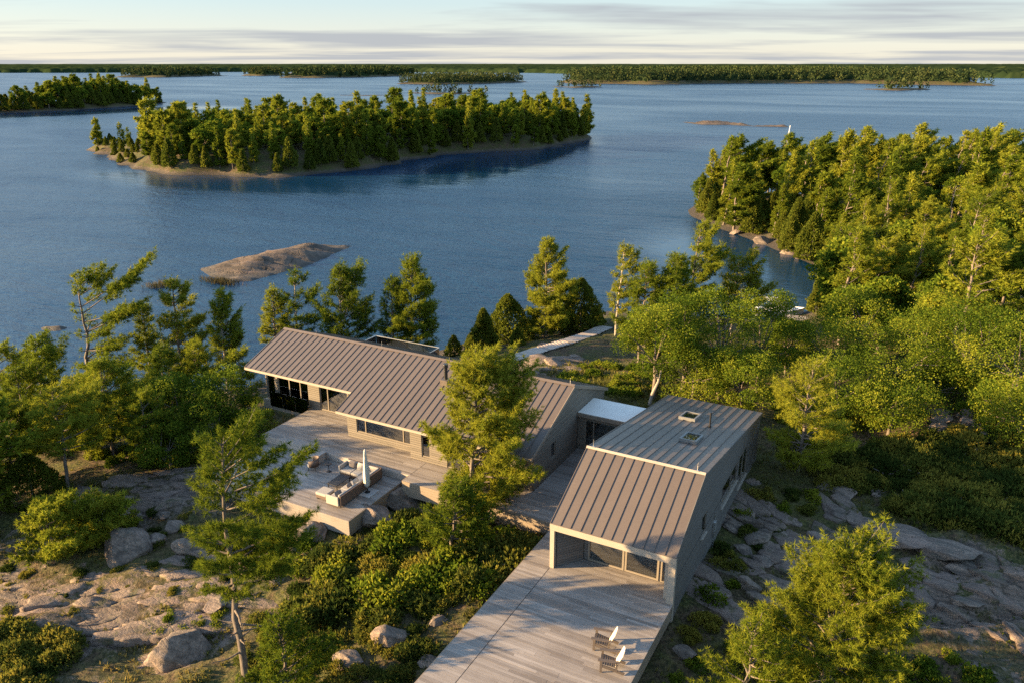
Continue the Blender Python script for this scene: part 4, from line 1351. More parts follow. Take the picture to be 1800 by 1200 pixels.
def oak_arrays(seed, H, W=3.5, leaves=9000, ls=.2, clumps=38, cb=.3, flat=.75):
    rng = np.random.default_rng(seed)
    parts = []
    P = np.array([[0, 0, -.5], [.08, .05, H * .2], [rng.normal(0, .15), rng.normal(0, .15), H * .42]])
    parts.append(tube(P, [.02 * H + .05, .017 * H + .03, .012 * H + .03], 7))
    c0 = np.array([0, 0, H * (cb + 1) / 2])
    dirs = unit(rng.normal(size=(clumps, 3)) + [0, 0, .12])
    rr = rng.uniform(.45, 1.0, (clumps, 1)) ** .6
    cc = c0 + dirs * rr * np.array([W, W, H * (1 - cb) / 2]) * .82
    cc[:, 2] = np.maximum(cc[:, 2], H * cb * .8)
    for k in range(clumps):
        if k % 3 == 0:
            e = cc[k]; mid = (P[2] + e) / 2 + rng.normal(0, .25, 3) - [0, 0, .2]
            parts.append(tube(np.array([P[1] * .4 + P[2] * .6, mid, e]), [.010 * H, .006 * H, .012], 4))
    per = leaves // clumps
    C, D, T = [], [], []
    for k in range(clumps):
        r = rng.uniform(.17, .36) * W * 1.1
        d = unit(rng.normal(size=(per, 3)) + [0, 0, .25])
        C.append(cc[k] + d * r * (rng.random((per, 1)) ** .25) * [1, 1, flat])
        D.append(d)
        T.append(np.clip(rng.normal(.45, .2) + rng.normal(0, .12, per), 0, 1))
    C, D, T = np.concatenate(C), np.concatenate(D), np.concatenate(T)
    bV, bF = join(parts)
    nV, nF, nT = blades(C, D * .5, ls, ls * .62, 1, rng, .9, .1, T)
    return bV, bF, nV, nF, nT

def cedar_arrays(seed, H, W=1.6, n=4500, ls=.3, power=.75):
    rng = np.random.default_rng(seed)
    t = rng.random(n) ** 1.25
    a = rng.uniform(0, 6.28, n)
    lump = 1 + .22 * np.sin(a * 3 + seed) * np.cos(t * 9 + seed) + .18 * vnoise(a * 2.2, t * 9, seed)
    r = W * (np.minimum(1, (1 - t) ** power * 1.15)) * lump * rng.uniform(.70, 1.05, n)
    C = np.stack([r * np.cos(a), r * np.sin(a), .06 * H + t * H * .95], -1)
    D = np.stack([np.cos(a) * .7, np.sin(a) * .7, np.full(n, .75)], -1)
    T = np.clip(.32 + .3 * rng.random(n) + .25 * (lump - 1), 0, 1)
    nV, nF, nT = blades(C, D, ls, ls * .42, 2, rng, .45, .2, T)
    bV, bF = tube(np.array([[0, 0, -.5], [0, 0, H * .4], [0, 0, H * .92]]), [.015 * H + .03, .01 * H + .02, .01], 6)
    return bV, bF, nV, nF, nT

def bush_arrays(seed, r=1.0, h=.6, n=1500, ls=.16, wd=.05, K=3, lobes=6, up=.5):
    rng = np.random.default_rng(seed)
    C, D, T = [], [], []
    for k in range(lobes):
        c = np.array([*(rng.normal(0, .42, 2) * r), 0])
        rl = r * rng.uniform(.4, .7); hl = h * rng.uniform(.6, 1.1)
        m = n // lobes
        d = unit(rng.normal(size=(m, 3))); d[:, 2] = np.abs(d[:, 2])
        C.append(c + d * np.array([rl, rl, hl]) * rng.uniform(.55, 1.02, (m, 1)))
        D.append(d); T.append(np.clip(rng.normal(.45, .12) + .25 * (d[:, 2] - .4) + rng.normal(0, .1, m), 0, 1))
    C, D, T = np.concatenate(C), np.concatenate(D), np.concatenate(T)
    C[:, 2] = np.maximum(C[:, 2], .02)
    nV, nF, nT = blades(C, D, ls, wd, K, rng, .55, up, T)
    a = np.linspace(0, 6.28, lobes, endpoint=False)
    st = [tube(np.array([[0, 0, -.15], [.25 * r * math.cos(q), .25 * r * math.sin(q), h * .35], [.5 * r * math.cos(q), .5 * r * math.sin(q), h * .6]]), [.03, .02, .008], 4) for q in a]
    bV, bF = join(st)
    return bV, bF, nV, nF, nT

class Proto:
    """two meshes of a plant (wood and leaves); put() makes an individual of it"""
    def __init__(s, arr, leaf, wood='bark', height=1.0, names=('trunk', 'crown'), merged=False):
        bV, bF, nV, nF, nT = arr
        s.h = height; s.names = names; s.merged = merged
        if merged:
            V = np.concatenate([bV, nV]); F = [bF, nF + len(bV)]
            s.me = mesh_np('tree', V, F, [M[wood], M[leaf]], np.concatenate([np.zeros(len(bF)), np.ones(len(nF))]), np.concatenate([np.full(len(bV), .5), nT]))
        else:
            s.wood = mesh_np(names[0], bV, bF, M[wood], smooth=True)
            s.leaf = mesh_np(names[1], nV, nF, M[leaf], tint=nT)
    def put(s, name, loc, h, rz, label, cat, group=None, wide=1.0):
        k = h / s.h
        if s.merged:
            o = link(bpy.data.objects.new(name, s.me))
            o.location = loc; o.rotation_euler = (0, 0, rz)
        else:
            o = empty(name, loc, rz)
            link(bpy.data.objects.new(s.names[0], s.wood), o)
            link(bpy.data.objects.new(s.names[1], s.leaf), o)
        o.scale = (k * wide, k * wide, k)
        return tag(o, label, cat, group)

def top_z(X, Y, py):
    r = (600 - py) / FPX
    u0 = CU[0] * X + CU[1] * Y; d0 = CF[0] * X + CF[1] * Y
    return CAMZ + (r * d0 - u0) / (CU[2] - r * CF[2])
def proj(X, Y, Z):
    q = np.array([X, Y, Z - CAMZ])
    d = CF @ q
    return 900 + FPX * (RGT @ q) / d, 600 - FPX * (CU @ q) / d, d

# ------------------------------------------------------------------ hero trees
def hero(kind, base, top, label, W, name=None, cat='tree', group=None, z=None, wood='bark', leaf=None, xy=None, **kw):
    """base pixel -> ground point; the height follows from where the tip stands in the photograph"""
    if xy is None:
        p = on_ground(*base) if z is None else atz(base[0], base[1], z)
    else:
        p = np.array([xy[0], xy[1], 0])
    x, y = float(p[0]), float(p[1])
    g = float(max(gz(x, y), WL))
    H = max(1.0, float(top_z(x, y, top)) - g)
    W = W * (1.18 if kind == 'pine' else 1.05)
    squash = kw.pop('squash', 0)
    seed = kw.pop('seed', int(base[0] * 7 + top * 13) if base else 5)
    dist = math.hypot(x, y)
    px = dist / 800.0                       # metres per rendered pixel
    if kind == 'pine':
        kw['tufts'] = int(kw.get('tufts', 3000) * (1.3 if 'tl' in kw else 1.1))
        tl = kw.pop('tl', max(.17, min(.5, 2.8 * px + .07))); tw = kw.pop('tw', max(.028, .46 * px))
        arr = pine_arrays(seed, H, W=W, tl=tl, tw=tw, **kw); leaf = leaf or 'pine'; nm = name or 'pine_tree'
    elif kind == 'oak':
        kw.setdefault('cb', .04); kw['leaves'] = int(kw.get('leaves', 9000) * 1.0)
        arr = oak_arrays(seed, H, W=W, ls=kw.pop('ls', max(.13, 1.75 * px)), **kw); leaf = leaf or 'oak'; nm = name or 'broadleaf_tree'
    else:
        arr = cedar_arrays(seed, H, W=W, ls=kw.pop('ls', max(.2, 3.0 * px)), **kw); leaf = leaf or 'cedar'; nm = name or 'cedar_tree'
    if squash:                              # crown flattened in depth so its shadow misses the cabin front and chairs
        arr = list(arr)
        for q in (0, 2):
            vv = arr[q] @ FWD
            arr[q] = arr[q] - np.outer(vv * (1 - squash), FWD)
    return Proto(arr, leaf, wood, H).put(nm, (x, y, g - .05), H, 0.0, label, cat, group)

# trees on the bank outside the picture, whose long shadows cross the deck
for i, (x, y, h) in enumerate([(-53, 20, 11), (-56.5, 16.5, 12), (-63, 14, 12), (-51, 17, 11), (-49, 21.5, 9)]):
    g = float(gz(x, y))
    Proto(pine_arrays(180 + i, h, cb=.12, W=3.4, tufts=2200, tl=.4, tw=.12, K=5, wind=.3, whorl=.5, top_pow=.5), 'pine', 'bark', h).put('pine_tree', (x, y, g - .1), h, 0, 'pine on the bank left of the bare rock slope', 'tree', 'pines on the bank beside the bare rock')
# in front of and beside the house
hero('pine', (432, 1192), 733, 'tall thin pine with bare lower branches standing before the lounge deck', 2.8, cb=.36, top_pow=.5, tufts=5600, dead=1, wind=.45, whorl=.6, K=13, seed=3, wob=.2, squash=.55, tl=.25, tw=.024)
hero('pine', (832, 912), 612, 'full pine hiding the middle of the long house', 2.5, cb=.10, tufts=9000, wind=.35, whorl=.36, K=11, seed=14, top_pow=.42, tl=.27, tw=.029)
hero('pine', None, 940, 'bright sunlit pine on the rocks right of the wide deck', 2.65, xy=(-1.1, 28.0), cb=.12, tufts=10000, wind=.15, whorl=.3, K=13, seed=22, top_pow=.5, tl=.22, tw=.021, up0=.3)
hero('pine', None, 1092, 'small shaded pine beside the bright one by the wide deck', 1.7, xy=(-3.6, 25.3), cb=.1, tufts=3600, wind=.15, K=12, seed=24, tl=.2, tw=.022)
hero('pine', (795, 975), 838, 'small leafy pine sapling at the foot of the full pine', 1.5, cb=.05, tufts=2600, wind=.2, K=8, seed=25, tl=.22, tw=.04, whorl=.28)
hero('pine', None, 1085, 'young pine below the thin tall one', 1.5, xy=(-20.2, 18.2), cb=.05, tufts=2800, wind=.3, K=9, seed=26, tl=.2, tw=.032, whorl=.3)
hero('pine', (100, 975), 868, 'low spreading pine among boulders on the left slope', 2.6, cb=.05, tufts=3600, wind=.5, K=8, seed=27, tl=.24, tw=.045, whorl=.3, name='pine_tree')
hero('pine', (178, 945), 862, 'squat bushy pine beside the low spreading one', 1.9, cb=.03, tufts=2600, wind=.3, K=8, seed=28, tl=.24, tw=.045, whorl=.3)
hero('pine', (1402, 828), 630, 'lone full pine just past the far end of the cabin', 2.3, cb=.1, tufts=6000, wind=.15, K=8, seed=29, whorl=.36)
# left bank
hero('pine', (160, 700), 443, 'tall wind-torn pine with long flagged boughs on the left shore', 3.4, cb=.30, tufts=3600, wind=.85, lean=.05, whorl=.95, K=8, seed=31, wob=.45, top_pow=.35, pad=.85)
hero('pine', (326, 690), 492, 'dark layered pine at the water left of the house', 2.2, cb=.14, tufts=5200, wind=.25, whorl=.55, seed=32)
hero('pine', (268, 680), 536, 'slim short spruce between two lakeside pines', 1.1, cb=.1, tufts=1800, wind=.1, whorl=.5, seed=33)
hero('pine', (400, 690), 508, 'sunlit ragged pine with bare twigs left of the roof', 1.7, cb=.3, tufts=2500, wind=.3, whorl=.5, seed=34, up0=.5, wood='bark_pale')
hero('pine', (88, 770), 590, 'pine with yellowish crown at the far left bank', 2.6, cb=.2, tufts=5200, wind=.4, whorl=.5, seed=35)
hero('pine', (22, 760), 602, 'wind-bent pine at the edge of the left bank', 2.6, cb=.2, tufts=4200, wind=.7, whorl=.6, seed=36)
hero('pine', (200, 800), 628, 'broad pine on the left bank below the wind-torn one', 2.8, cb=.15, tufts=5600, wind=.3, whorl=.5, seed=37)
hero('pine', (120, 862), 668, 'pine with a bare pale trunk on the left slope', 3.2, cb=.42, tufts=4800, wind=.45, whorl=.5, seed=38)
hero('pine', (262, 815), 678, 'shaded pine above the bare rock slab', 2.3, cb=.2, tufts=4200, wind=.3, whorl=.45, seed=39)
hero('pine', (30, 860), 700, 'dark pine low on the left bank', 2.4, cb=.15, tufts=4200, wind=.3, whorl=.45, seed=40)
hero('oak', (330, 792), 648, 'rounded broadleaf tree left of the deck corner', 2.7, leaves=11000, seed=41)
hero('oak', (405, 775), 632, 'broadleaf tree against the end wall of the long house', 2.2, leaves=9000, seed=42)
hero('oak', (268, 745), 655, 'leafy shade tree between pines on the left bank', 2.4, leaves=8000, seed=43)
hero('oak', (455, 800), 712, 'small broadleaf tree under the wing windows', 1.5, leaves=5000, seed=44)
hero('cedar', (60, 880), 800, 'dark cedar on the left slope', 1.8, seed=45)
for i, (b, t, w, k) in enumerate([((60, 800), 640, 2.6, 'pine'), ((150, 790), 650, 2.4, 'pine'), ((240, 790), 660, 2.2, 'oak'), ((300, 740), 610, 2.0, 'pine'), ((350, 730), 600, 1.8, 'pine'), ((370, 800), 690, 2.3, 'oak'), ((300, 825), 730, 2.0, 'oak'), ((430, 730), 610, 1.7, 'pine')]):
    hero(k, b, t, ('shaded pine' if k == 'pine' else 'leafy broadleaf tree') + ' filling the wood on the left bank', w, seed=140 + i, group='trees filling the left bank', **({'tufts': 3200, 'cb': .12, 'wind': .3, 'whorl': .5} if k == 'pine' else {'leaves': 8000}))
# behind the house, on the lake side
hero('pine', (486, 630), 506, 'narrow pine at the left end of the roof', 1.4, z=-5.2, cb=.2, tufts=2600, wind=.2, whorl=.5, seed=51)
hero('pine', (524, 628), 474, 'half bare pine with white branches behind the roof', 2.0, z=-5.0, cb=.32, tufts=1300, wind=.35, whorl=.8, seed=52, wood='bark_pale', dead=1, pad=.7)
hero('pine', (600, 640), 464, 'broad many-stemmed pine behind the middle of the roof', 3.1, z=-4.0, cb=.22, tufts=5200, wind=.25, whorl=.6, seed=53, top_pow=.45, up0=.35, wood='bark_pale')
hero('pine', (690, 645), 488, 'shorter pine beside the tall one behind the glass railing', 1.6, z=-4, cb=.2, tufts=2600, wind=.2, whorl=.5, seed=54)
hero('pine', (722, 645), 450, 'tall pine behind the glass railing', 2.6, z=-4, cb=.15, tufts=5600, wind=.25, whorl=.5, seed=55, top_pow=.7)
hero('pine', (955, 594), 422, 'sunlit pine standing over the boardwalk', 3.5, cb=.08, tufts=8000, wind=.25, whorl=.5, seed=56, top_pow=.85)
hero('cedar', (893, 602), 520, 'dark cedar beside the boardwalk pine', 2.5, seed=57)
hero('cedar', (1020, 578), 492, 'dark cedar between the boardwalk pine and the cove', 2.3, seed=58)
hero('cedar', (850, 612), 545, 'small dark spruce at the shore by the boardwalk', 1.2, seed=59)
hero('pine', (1082, 590), 430, 'slim wind-bent pine at the cove mouth', 1.5, cb=.3, tufts=2200, wind=.5, whorl=.6, seed=60, wood='bark_pale')
hero('pine', (1122, 640), 462, 'dense pine behind the big oaks', 2.3, cb=.15, tufts=5200, wind=.3, whorl=.5, seed=61)
hero('pine', (1172, 640), 447, 'second dense pine behind the big oaks', 2.4, cb=.15, tufts=5200, wind=.3, whorl=.5, seed=62)
hero('pine', (1205, 590), 383, 'tallest wind-bent pine beside the cove', 2.3, cb=.35, tufts=3000, wind=.75, whorl=.7, seed=63, lean=.04)
hero('pine', (1285, 590), 440, 'thin umbrella-shaped pine in front of the cove', 2.9, cb=.25, tufts=2500, wind=.5, whorl=.7, seed=64, wood='bark_pale', top_pow=.6)
for i, (b, t, w) in enumerate([((1148, 700), 512, 2.9), ((1200, 690), 486, 3.5), ((1262, 700), 494, 3.4), ((1330, 690), 494, 3.0), ((1215, 712), 590, 3.0), ((1300, 735), 610, 2.6), ((1378, 660), 549, 2.5)]):
    hero('oak', b, t, ['big oak nearest the boardwalk', 'tall oak crowning the grove behind the cabin', 'big oak in the middle of the grove behind the cabin', 'sunlit oak at the head of the cove', 'low spreading oak at the meadow edge', 'oak overhanging the far end of the cabin roof', 'small oak in front of the moored boat'][i], w, leaves=14000, seed=70 + i, group='oaks behind the cabin')
for i, (b, t, w) in enumerate([((1440, 690), 535, 2.6), ((1500, 650), 492, 2.8), ((1560, 720), 535, 2.8), ((1625, 690), 508, 2.8), ((1700, 700), 520, 3.0), ((1770, 720), 540, 3.0), ((1470, 750), 610, 2.4), ((1560, 765), 650, 2.4), ((1640, 720), 620, 2.4), ((1785, 780), 660, 2.4)]):
    hero('oak', b, t, ['broadleaf tree on the right slope, just past the moored boat', 'sunlit broadleaf tree where the right slope meets the cove wood', 'broadleaf tree in the middle of the right slope', 'taller broadleaf tree uphill of the slope middle', 'sunlit spreading broadleaf tree above the rock pile', 'broadleaf tree uphill to the right of the rock pile', 'low broadleaf tree beside the lone full pine past the cabin', 'low shaded broadleaf tree between the lone pine and the rock pile', 'shaded broadleaf tree right behind the rock pile', 'shaded broadleaf tree over the heath beside the rock pile'][i], w * 1.3, leaves=10000, cb=.02, seed=80 + i, group='broadleaf trees on the right slope')
# leaning dead trunk at the meadow
p = on_ground(1140, 712)
dt = empty('dead_tree', (p[0], p[1], p[2]))
tag(dt, 'bare leaning dead tree at the meadow edge behind the roof', 'tree')
MB().tube([(0, 0, -.3), (.2, .1, .9), (.5, .3, 1.8), (.6, .5, 2.6)], [.14, .12, .09, .05], 8).build('stem', M['bark_pale'], dt)
MB().tube([(.5, .3, 1.8), (.3, .5, 2.3), (.2, .8, 2.5)], [.06, .04, .02], 6).build('branch', M['bark_pale'], dt)

# ------------------------------------------------------------------ woods: individuals copied from a few prototypes
PEN_P = [Proto(pine_arrays(200 + i, 12, cb=c, W=w, tufts=2500, tl=.55, tw=.125, K=5, wind=wd, whorl=wh, lean=.05, top_pow=tp, wob=.3, pad=.75, up0=.2), 'pine', 'bark', 12) for i, (c, w, wd, wh, tp) in enumerate([(.12, 3.0, .8, .95, .65), (.2, 3.5, .95, 1.15, .45), (.1, 2.5, .7, .8, .85), (.28, 3.6, 1.0, 1.3, .4), (.15, 2.9, .85, 1.0, .55), (.08, 2.4, .6, .75, 1.0)])]
PEN_O = [Proto(oak_arrays(220 + i, 9, W=w, leaves=5200, ls=.36, clumps=36, cb=.15), 'oak', 'bark', 9) for i, w in enumerate((3.0, 2.6))]
PEN_C = [Proto(cedar_arrays(230 + i, 7, W=w, n=3600, ls=.42), 'cedar', 'bark', 7) for i, w in enumerate((2.0, 2.4))]
NEAR_P = [Proto(pine_arrays(215 + i, 12, cb=c, W=w, tufts=4300, tl=.34, tw=.055, K=6, wind=.6, whorl=.8, lean=.04, top_pow=.55, wob=.3, pad=.8, up0=.2), 'pine', 'bark', 12) for i, (c, w) in enumerate([(.12, 3.0), (.2, 3.4)])]
rng = np.random.default_rng(77)
placed = []
def free(x, y, d):
    for (a, b, r) in placed:
        if (a - x) ** 2 + (b - y) ** 2 < (min(d, r) ** 2):
            return False
    return True
cnt = 0
for _ in range(9000):
    x, y = rng.uniform(-48, 50), rng.uniform(63, 216)
    if y < 95 and x < -8: continue
    if y < 72 and x < 0: continue
    g = float(gz(x, y))
    if g < WL + .10: continue
    q = proj(x, y, g + 6)
    if not (-40 < q[0] < 1860): continue
    shore = g < WL + 2.2
    sp = 3.0 if shore else (3.5 if y < 105 else 4.8)
    if not free(x, y, sp): continue
    rockgap = fbm(x * .07, y * .07, 2, 91) > .75
    if rockgap: continue
    placed.append((x, y, sp))
    r = rng.random()
    rz = rng.normal(0, .5)
    if shore and y < 165 and r < .72:
        PEN_C[rng.integers(2)].put('cedar_tree', (x, y, g - .1), rng.uniform(4.5, 7.5), rng.uniform(0, 6.28), 'rounded cedar at the water edge of the wooded point', 'tree', 'cedars along the wooded point')
    elif y < 112 and r < .5:
        PEN_O[rng.integers(2)].put('broadleaf_tree', (x, y, g - .1), rng.uniform(7, 10.5), rng.uniform(0, 6.28), 'broadleaf tree on the slope above the cove', 'tree', 'broadleaf trees above the cove')
    elif r < .14:
        PEN_O[rng.integers(2)].put('broadleaf_tree', (x, y, g - .1), rng.uniform(6, 9), rng.uniform(0, 6.28), 'broadleaf tree among the pines of the wooded point', 'tree', 'broadleaf trees of the wooded point')
    else:
        (PEN_P[rng.integers(6)] if y > 118 else NEAR_P[rng.integers(2)]).put('pine_tree', (x, y, g - .1), rng.uniform(6.5, 13.5) if y > 112 else rng.uniform(8, 12), rz, 'windswept pine in the wood on the point beyond the cove', 'tree', 'pines of the wooded point', rng.uniform(.95, 1.5))
    cnt += 1
# bleached snags on the point
for i, (x, y, h) in enumerate([(-6, 128, 8), (2, 140, 7), (-20, 158, 7), (12, 112, 6), (18, 98, 5)]):
    arr = pine_arrays(300 + i, h, cb=.9, W=1.6, tufts=20, dead=1, whorl=.5)
    s = Proto(arr, 'dry', 'bark_pale', h, ('trunk', 'twigs'))
    s.put('dead_tree', (x, y, float(gz(x, y)) - .1), h, rng.uniform(0, 6), 'bleached bare snag standing in the wood on the point', 'tree', 'snags on the wooded point')
pz = float(gz(-34, 200))
pole = tag(empty('flagpole', (-35.4, 207.5, WL + .2)), 'slim pale leaning pole rising from the pines on the point', 'pole')
MB().tube([(0, 0, 0), (.5, .3, 7), (1.0, .5, 14.6)], [.16, .12, .07], 8).build('shaft', M['boat'], pole)
MB().lathe([(.35, 0), (.35, .3), (.2, .35)], 0, 0, 10).build('foot', M['concrete'], pole)

# ---- the wooded island in mid lake
ISL = W2([(165, 264), (185, 273), (228, 290), (262, 301), (330, 308), (420, 311), (500, 312), (575, 305), (640, 295), (700, 286), (770, 274), (850, 268), (930, 264), (1000, 254), (1040, 243)])
a0 = np.array(ISL[0]); a1 = np.array(ISL[-1])
back = [a1 + FWD[:2] * 14, np.array(ISL[-3]) + FWD[:2] * 55, np.array(ISL[-5]) + FWD[:2] * 75, np.array(ISL[-8]) + FWD[:2] * 85, np.array(ISL[4]) + FWD[:2] * 75, np.array(ISL[2]) + FWD[:2] * 48, np.array(ISL[2]) + FWD[:2] * 26, a0 + FWD[:2] * 10]
io, ih, idd, (lo, hi) = island('island', ISL + [tuple(b) for b in back], 5.5, M['ground'], 'long pine-covered island in the middle of the lake', 5, 2.2, .55, .3, amp=.6)
FAR_P = [Proto(pine_arrays(400 + i, 13, cb=c, W=w, tufts=950, tl=.85, tw=.24, K=5, wind=.35, whorl=wh, top_pow=tp, pad=.8, wob=.25), 'pine', 'bark', 13, merged=True) for i, (c, w, wh, tp) in enumerate([(.12, 2.4, 1.1, .9), (.2, 3.2, 1.4, .5), (.08, 2.1, 1.0, 1.1), (.25, 3.0, 1.5, .4)])]
FAR_O = [Proto(oak_arrays(420 + i, 10, W=3.2, leaves=2200, ls=.62, clumps=30, cb=.1), 'oak', 'bark', 10, merged=True) for i in range(3)]
FAR_C = [Proto(cedar_arrays(430 + i, 8, W=2.0, n=1300, ls=.7), 'cedar', 'bark', 8, merged=True) for i in range(2)]
pts = []
for _ in range(16000):
    x, y = rng.uniform(lo[0], hi[0]), rng.uniform(lo[1], hi[1])
    d = idd(x, y)
    if d < .8: continue
    q = proj(x, y, 0)
    tip = q[0] < 255
    if tip and (rng.random() < .7 or d > 8): continue
    sp = 3.2 if d < 9 else 4.7
    if pts and ((np.array(pts)[:, :2] - [x, y]) ** 2).sum(1).min() < sp * sp: continue
    pts.append((x, y, d, tip))
    if len(pts) > 400: break
for (x, y, d, tip) in pts:
    g = ih(x, y); r = rng.random()
    if tip:
        FAR_C[rng.integers(2)].put('cedar_tree', (x, y, g - .2), rng.uniform(1.5, 3.0), rng.uniform(0, 6), 'stunted cedar on the low tip of the long island', 'tree', 'stunted cedars of the island tip', 1.5)
    elif d < 7 and r < .5:
        FAR_C[rng.integers(2)].put('cedar_tree', (x, y, g - .2), rng.uniform(4, 8), rng.uniform(0, 6), 'dark cedar near the shore of the long island', 'tree', 'cedars of the long island')
    elif r < .45:
        FAR_O[rng.integers(3)].put('broadleaf_tree', (x, y, g - .2), rng.uniform(7.5, 11), rng.uniform(0, 6), 'broadleaf tree in the wood of the long island', 'tree', 'broadleaf trees of the long island', rng.uniform(1.0, 1.3))
    else:
        kq = int(rng.integers(4))
        FAR_P[kq].put('pine_tree' if kq % 2 else 'spruce_tree', (x, y, g - .2), rng.triangular(6, 10.5, 16.5), rng.normal(0, .6), ('broad pine' if kq % 2 else 'pointed spruce') + ' in the wood of the long island', 'tree', ('pines' if kq % 2 else 'spruces') + ' of the long island', rng.uniform(.95, 1.35) if kq % 2 else rng.uniform(.8, 1.1))
for i, (b, t, lb) in enumerate([((172, 262), 208, 'lone dark pine on the rocky tip of the long island'), ((215, 262), 216, 'thin pale pine on the low tip of the long island'), ((228, 264), 224, 'second thin pine on the low tip of the long island'), ((270, 285), 175, 'tall layered pine at the end of the long island wood')]):
    p = atz(b[0], b[1], WL + .8); g = max(ih(p[0], p[1]), WL + .3)
    arr = pine_arrays(450 + i, 10, cb=.18 if i else .1, W=1.9 if i < 3 else 2.8, tufts=700 if i in (0, 3) else 260, tl=.8, tw=.24, K=5, wind=.2, whorl=.9)
    h = top_z(p[0], p[1], t) - g
    Proto(arr, 'pine', 'bark', 10).put('pine_tree', (p[0], p[1], g - .2), h, 0, lb, 'tree')
p = atz(1048, 240, WL); p = p + np.array([*(FWD[:2] * 12), 0]) - np.array([*(RGT[:2] * 6), 0])
Proto(pine_arrays(460, 12, cb=.3, W=3.6, tufts=700, tl=.9, tw=.26, K=5, wind=.9, lean=.12, whorl=.9), 'pine', 'bark', 12).put('pine_tree', (p[0], p[1], max(ih(p[0], p[1]), WL) - .2), 12.5, 0, 'wind-flagged pine leaning out from the right tip of the island', 'tree')

# ---- island at the left edge
IL = W2([(-160, 212), (-60, 206), (0, 200), (80, 196), (160, 193), (225, 188), (252, 184)])
back = [np.array(IL[-1]) + FWD[:2] * 8, np.array(IL[-2]) + FWD[:2] * 60, np.array(IL[-4]) + FWD[:2] * 110, np.array(IL[0]) + FWD[:2] * 130]
io2, ih2, id2_, (lo, hi) = island('island', IL + [tuple(b) for b in back], 7.0, M['ground'], 'dark wooded island at the left edge of the lake', 16, 4.0, .5, .3)
pts = []
for _ in range(9000):
    x, y = rng.uniform(lo[0], hi[0]), rng.uniform(lo[1], hi[1])
    d = id2_(x, y)
    if d < 3 or proj(x, y, 0)[0] < -60: continue
    sp = 5.0 if d < 25 else 7.5
    if pts and ((np.array(pts)[:, :2] - [x, y]) ** 2).sum(1).min() < sp * sp: continue
    pts.append((x, y, d))
for (x, y, d) in pts[:290]:
    g = ih2(x, y)
    if d < 12 and rng.random() < .6:
        FAR_C[rng.integers(2)].put('cedar_tree', (x, y, g - .3), rng.uniform(6, 10), rng.uniform(0, 6), 'dark cedar on the shore of the left island', 'tree', 'cedars of the left island', 1.3)
    elif rng.random() < .5:
        FAR_O[rng.integers(3)].put('broadleaf_tree', (x, y, g - .3), rng.uniform(11, 16), rng.uniform(0, 6), 'broadleaf tree on the dark left island', 'tree', 'broadleaf trees of the left island', 1.15)
    else:
        kq = int(rng.integers(4))
        FAR_P[kq].put('pine_tree' if kq % 2 else 'spruce_tree', (x, y, g - .3), rng.uniform(13, 19), rng.uniform(0, 6), ('broad pine' if kq % 2 else 'pointed spruce') + ' on the dark left island', 'tree', ('pines' if kq % 2 else 'spruces') + ' of the left island', 1.15)

# ------------------------------------------------------------------ distant islands and the far shore: woods that read as one mass
def far_wood(name, label, dfun, hfun, lo, hi, spacing, hmin, hmax, n, blade, K=26, dmin=3, front=None, seed=1):
    rg = np.random.default_rng(seed)
    C, D, T = [], [], []
    gx = np.arange(lo[0], hi[0], spacing); gy = np.arange(lo[1], hi[1], spacing)
    c = 0
    for x0 in gx:
        for y0 in gy:
            x, y = x0 + rg.uniform(-.45, .45) * spacing, y0 + rg.uniform(-.45, .45) * spacing
            d = dfun(x, y)
            if d < dmin * rg.uniform(.6, 1.5): continue
            if d < dmin * 3 and rg.random() < .3: continue
            q = proj(x, y, 0)
            if q[2] < 0 or not (-60 < q[0] < 1860): continue
            g = hfun(x, y); h = rg.uniform(hmin, hmax) * (.7 if d < dmin * 2 else 1)
            con = rg.random() < .6
            u = rg.random(K) ** (1.25 if con else 1.1)
            w = h * (.24 if con else .32) * ((1 - u) ** .7 + .12 if con else np.sqrt(np.maximum(.05, 1 - (2 * u - 1.1) ** 2)))
            a = rg.uniform(0, 6.28, K)
            C.append(np.stack([x + w * np.cos(a) * rg.uniform(.4, 1, K), y + w * np.sin(a) * rg.uniform(.4, 1, K), g + h * (.08 + .9 * u)], -1))
            D.append(np.stack([np.cos(a) * .4, np.sin(a) * .4, np.full(K, .8)], -1))
            T.append(np.clip(rg.normal(.45, .2) + rg.normal(0, .08, K), 0, 1)); c += 1
            if c >= n: break
        if c >= n: break
    if not C: return None
    C, D, T = np.concatenate(C), np.concatenate(D), np.concatenate(T)
    V, F, t = blades(C, D, blade, blade * .7, 1, rg, .8, .1, T)
    o = link(bpy.data.objects.new(name, mesh_np(name, V, F, M['farwood'], tint=t)))
    return tag(o, label, 'wood', kind='stuff')
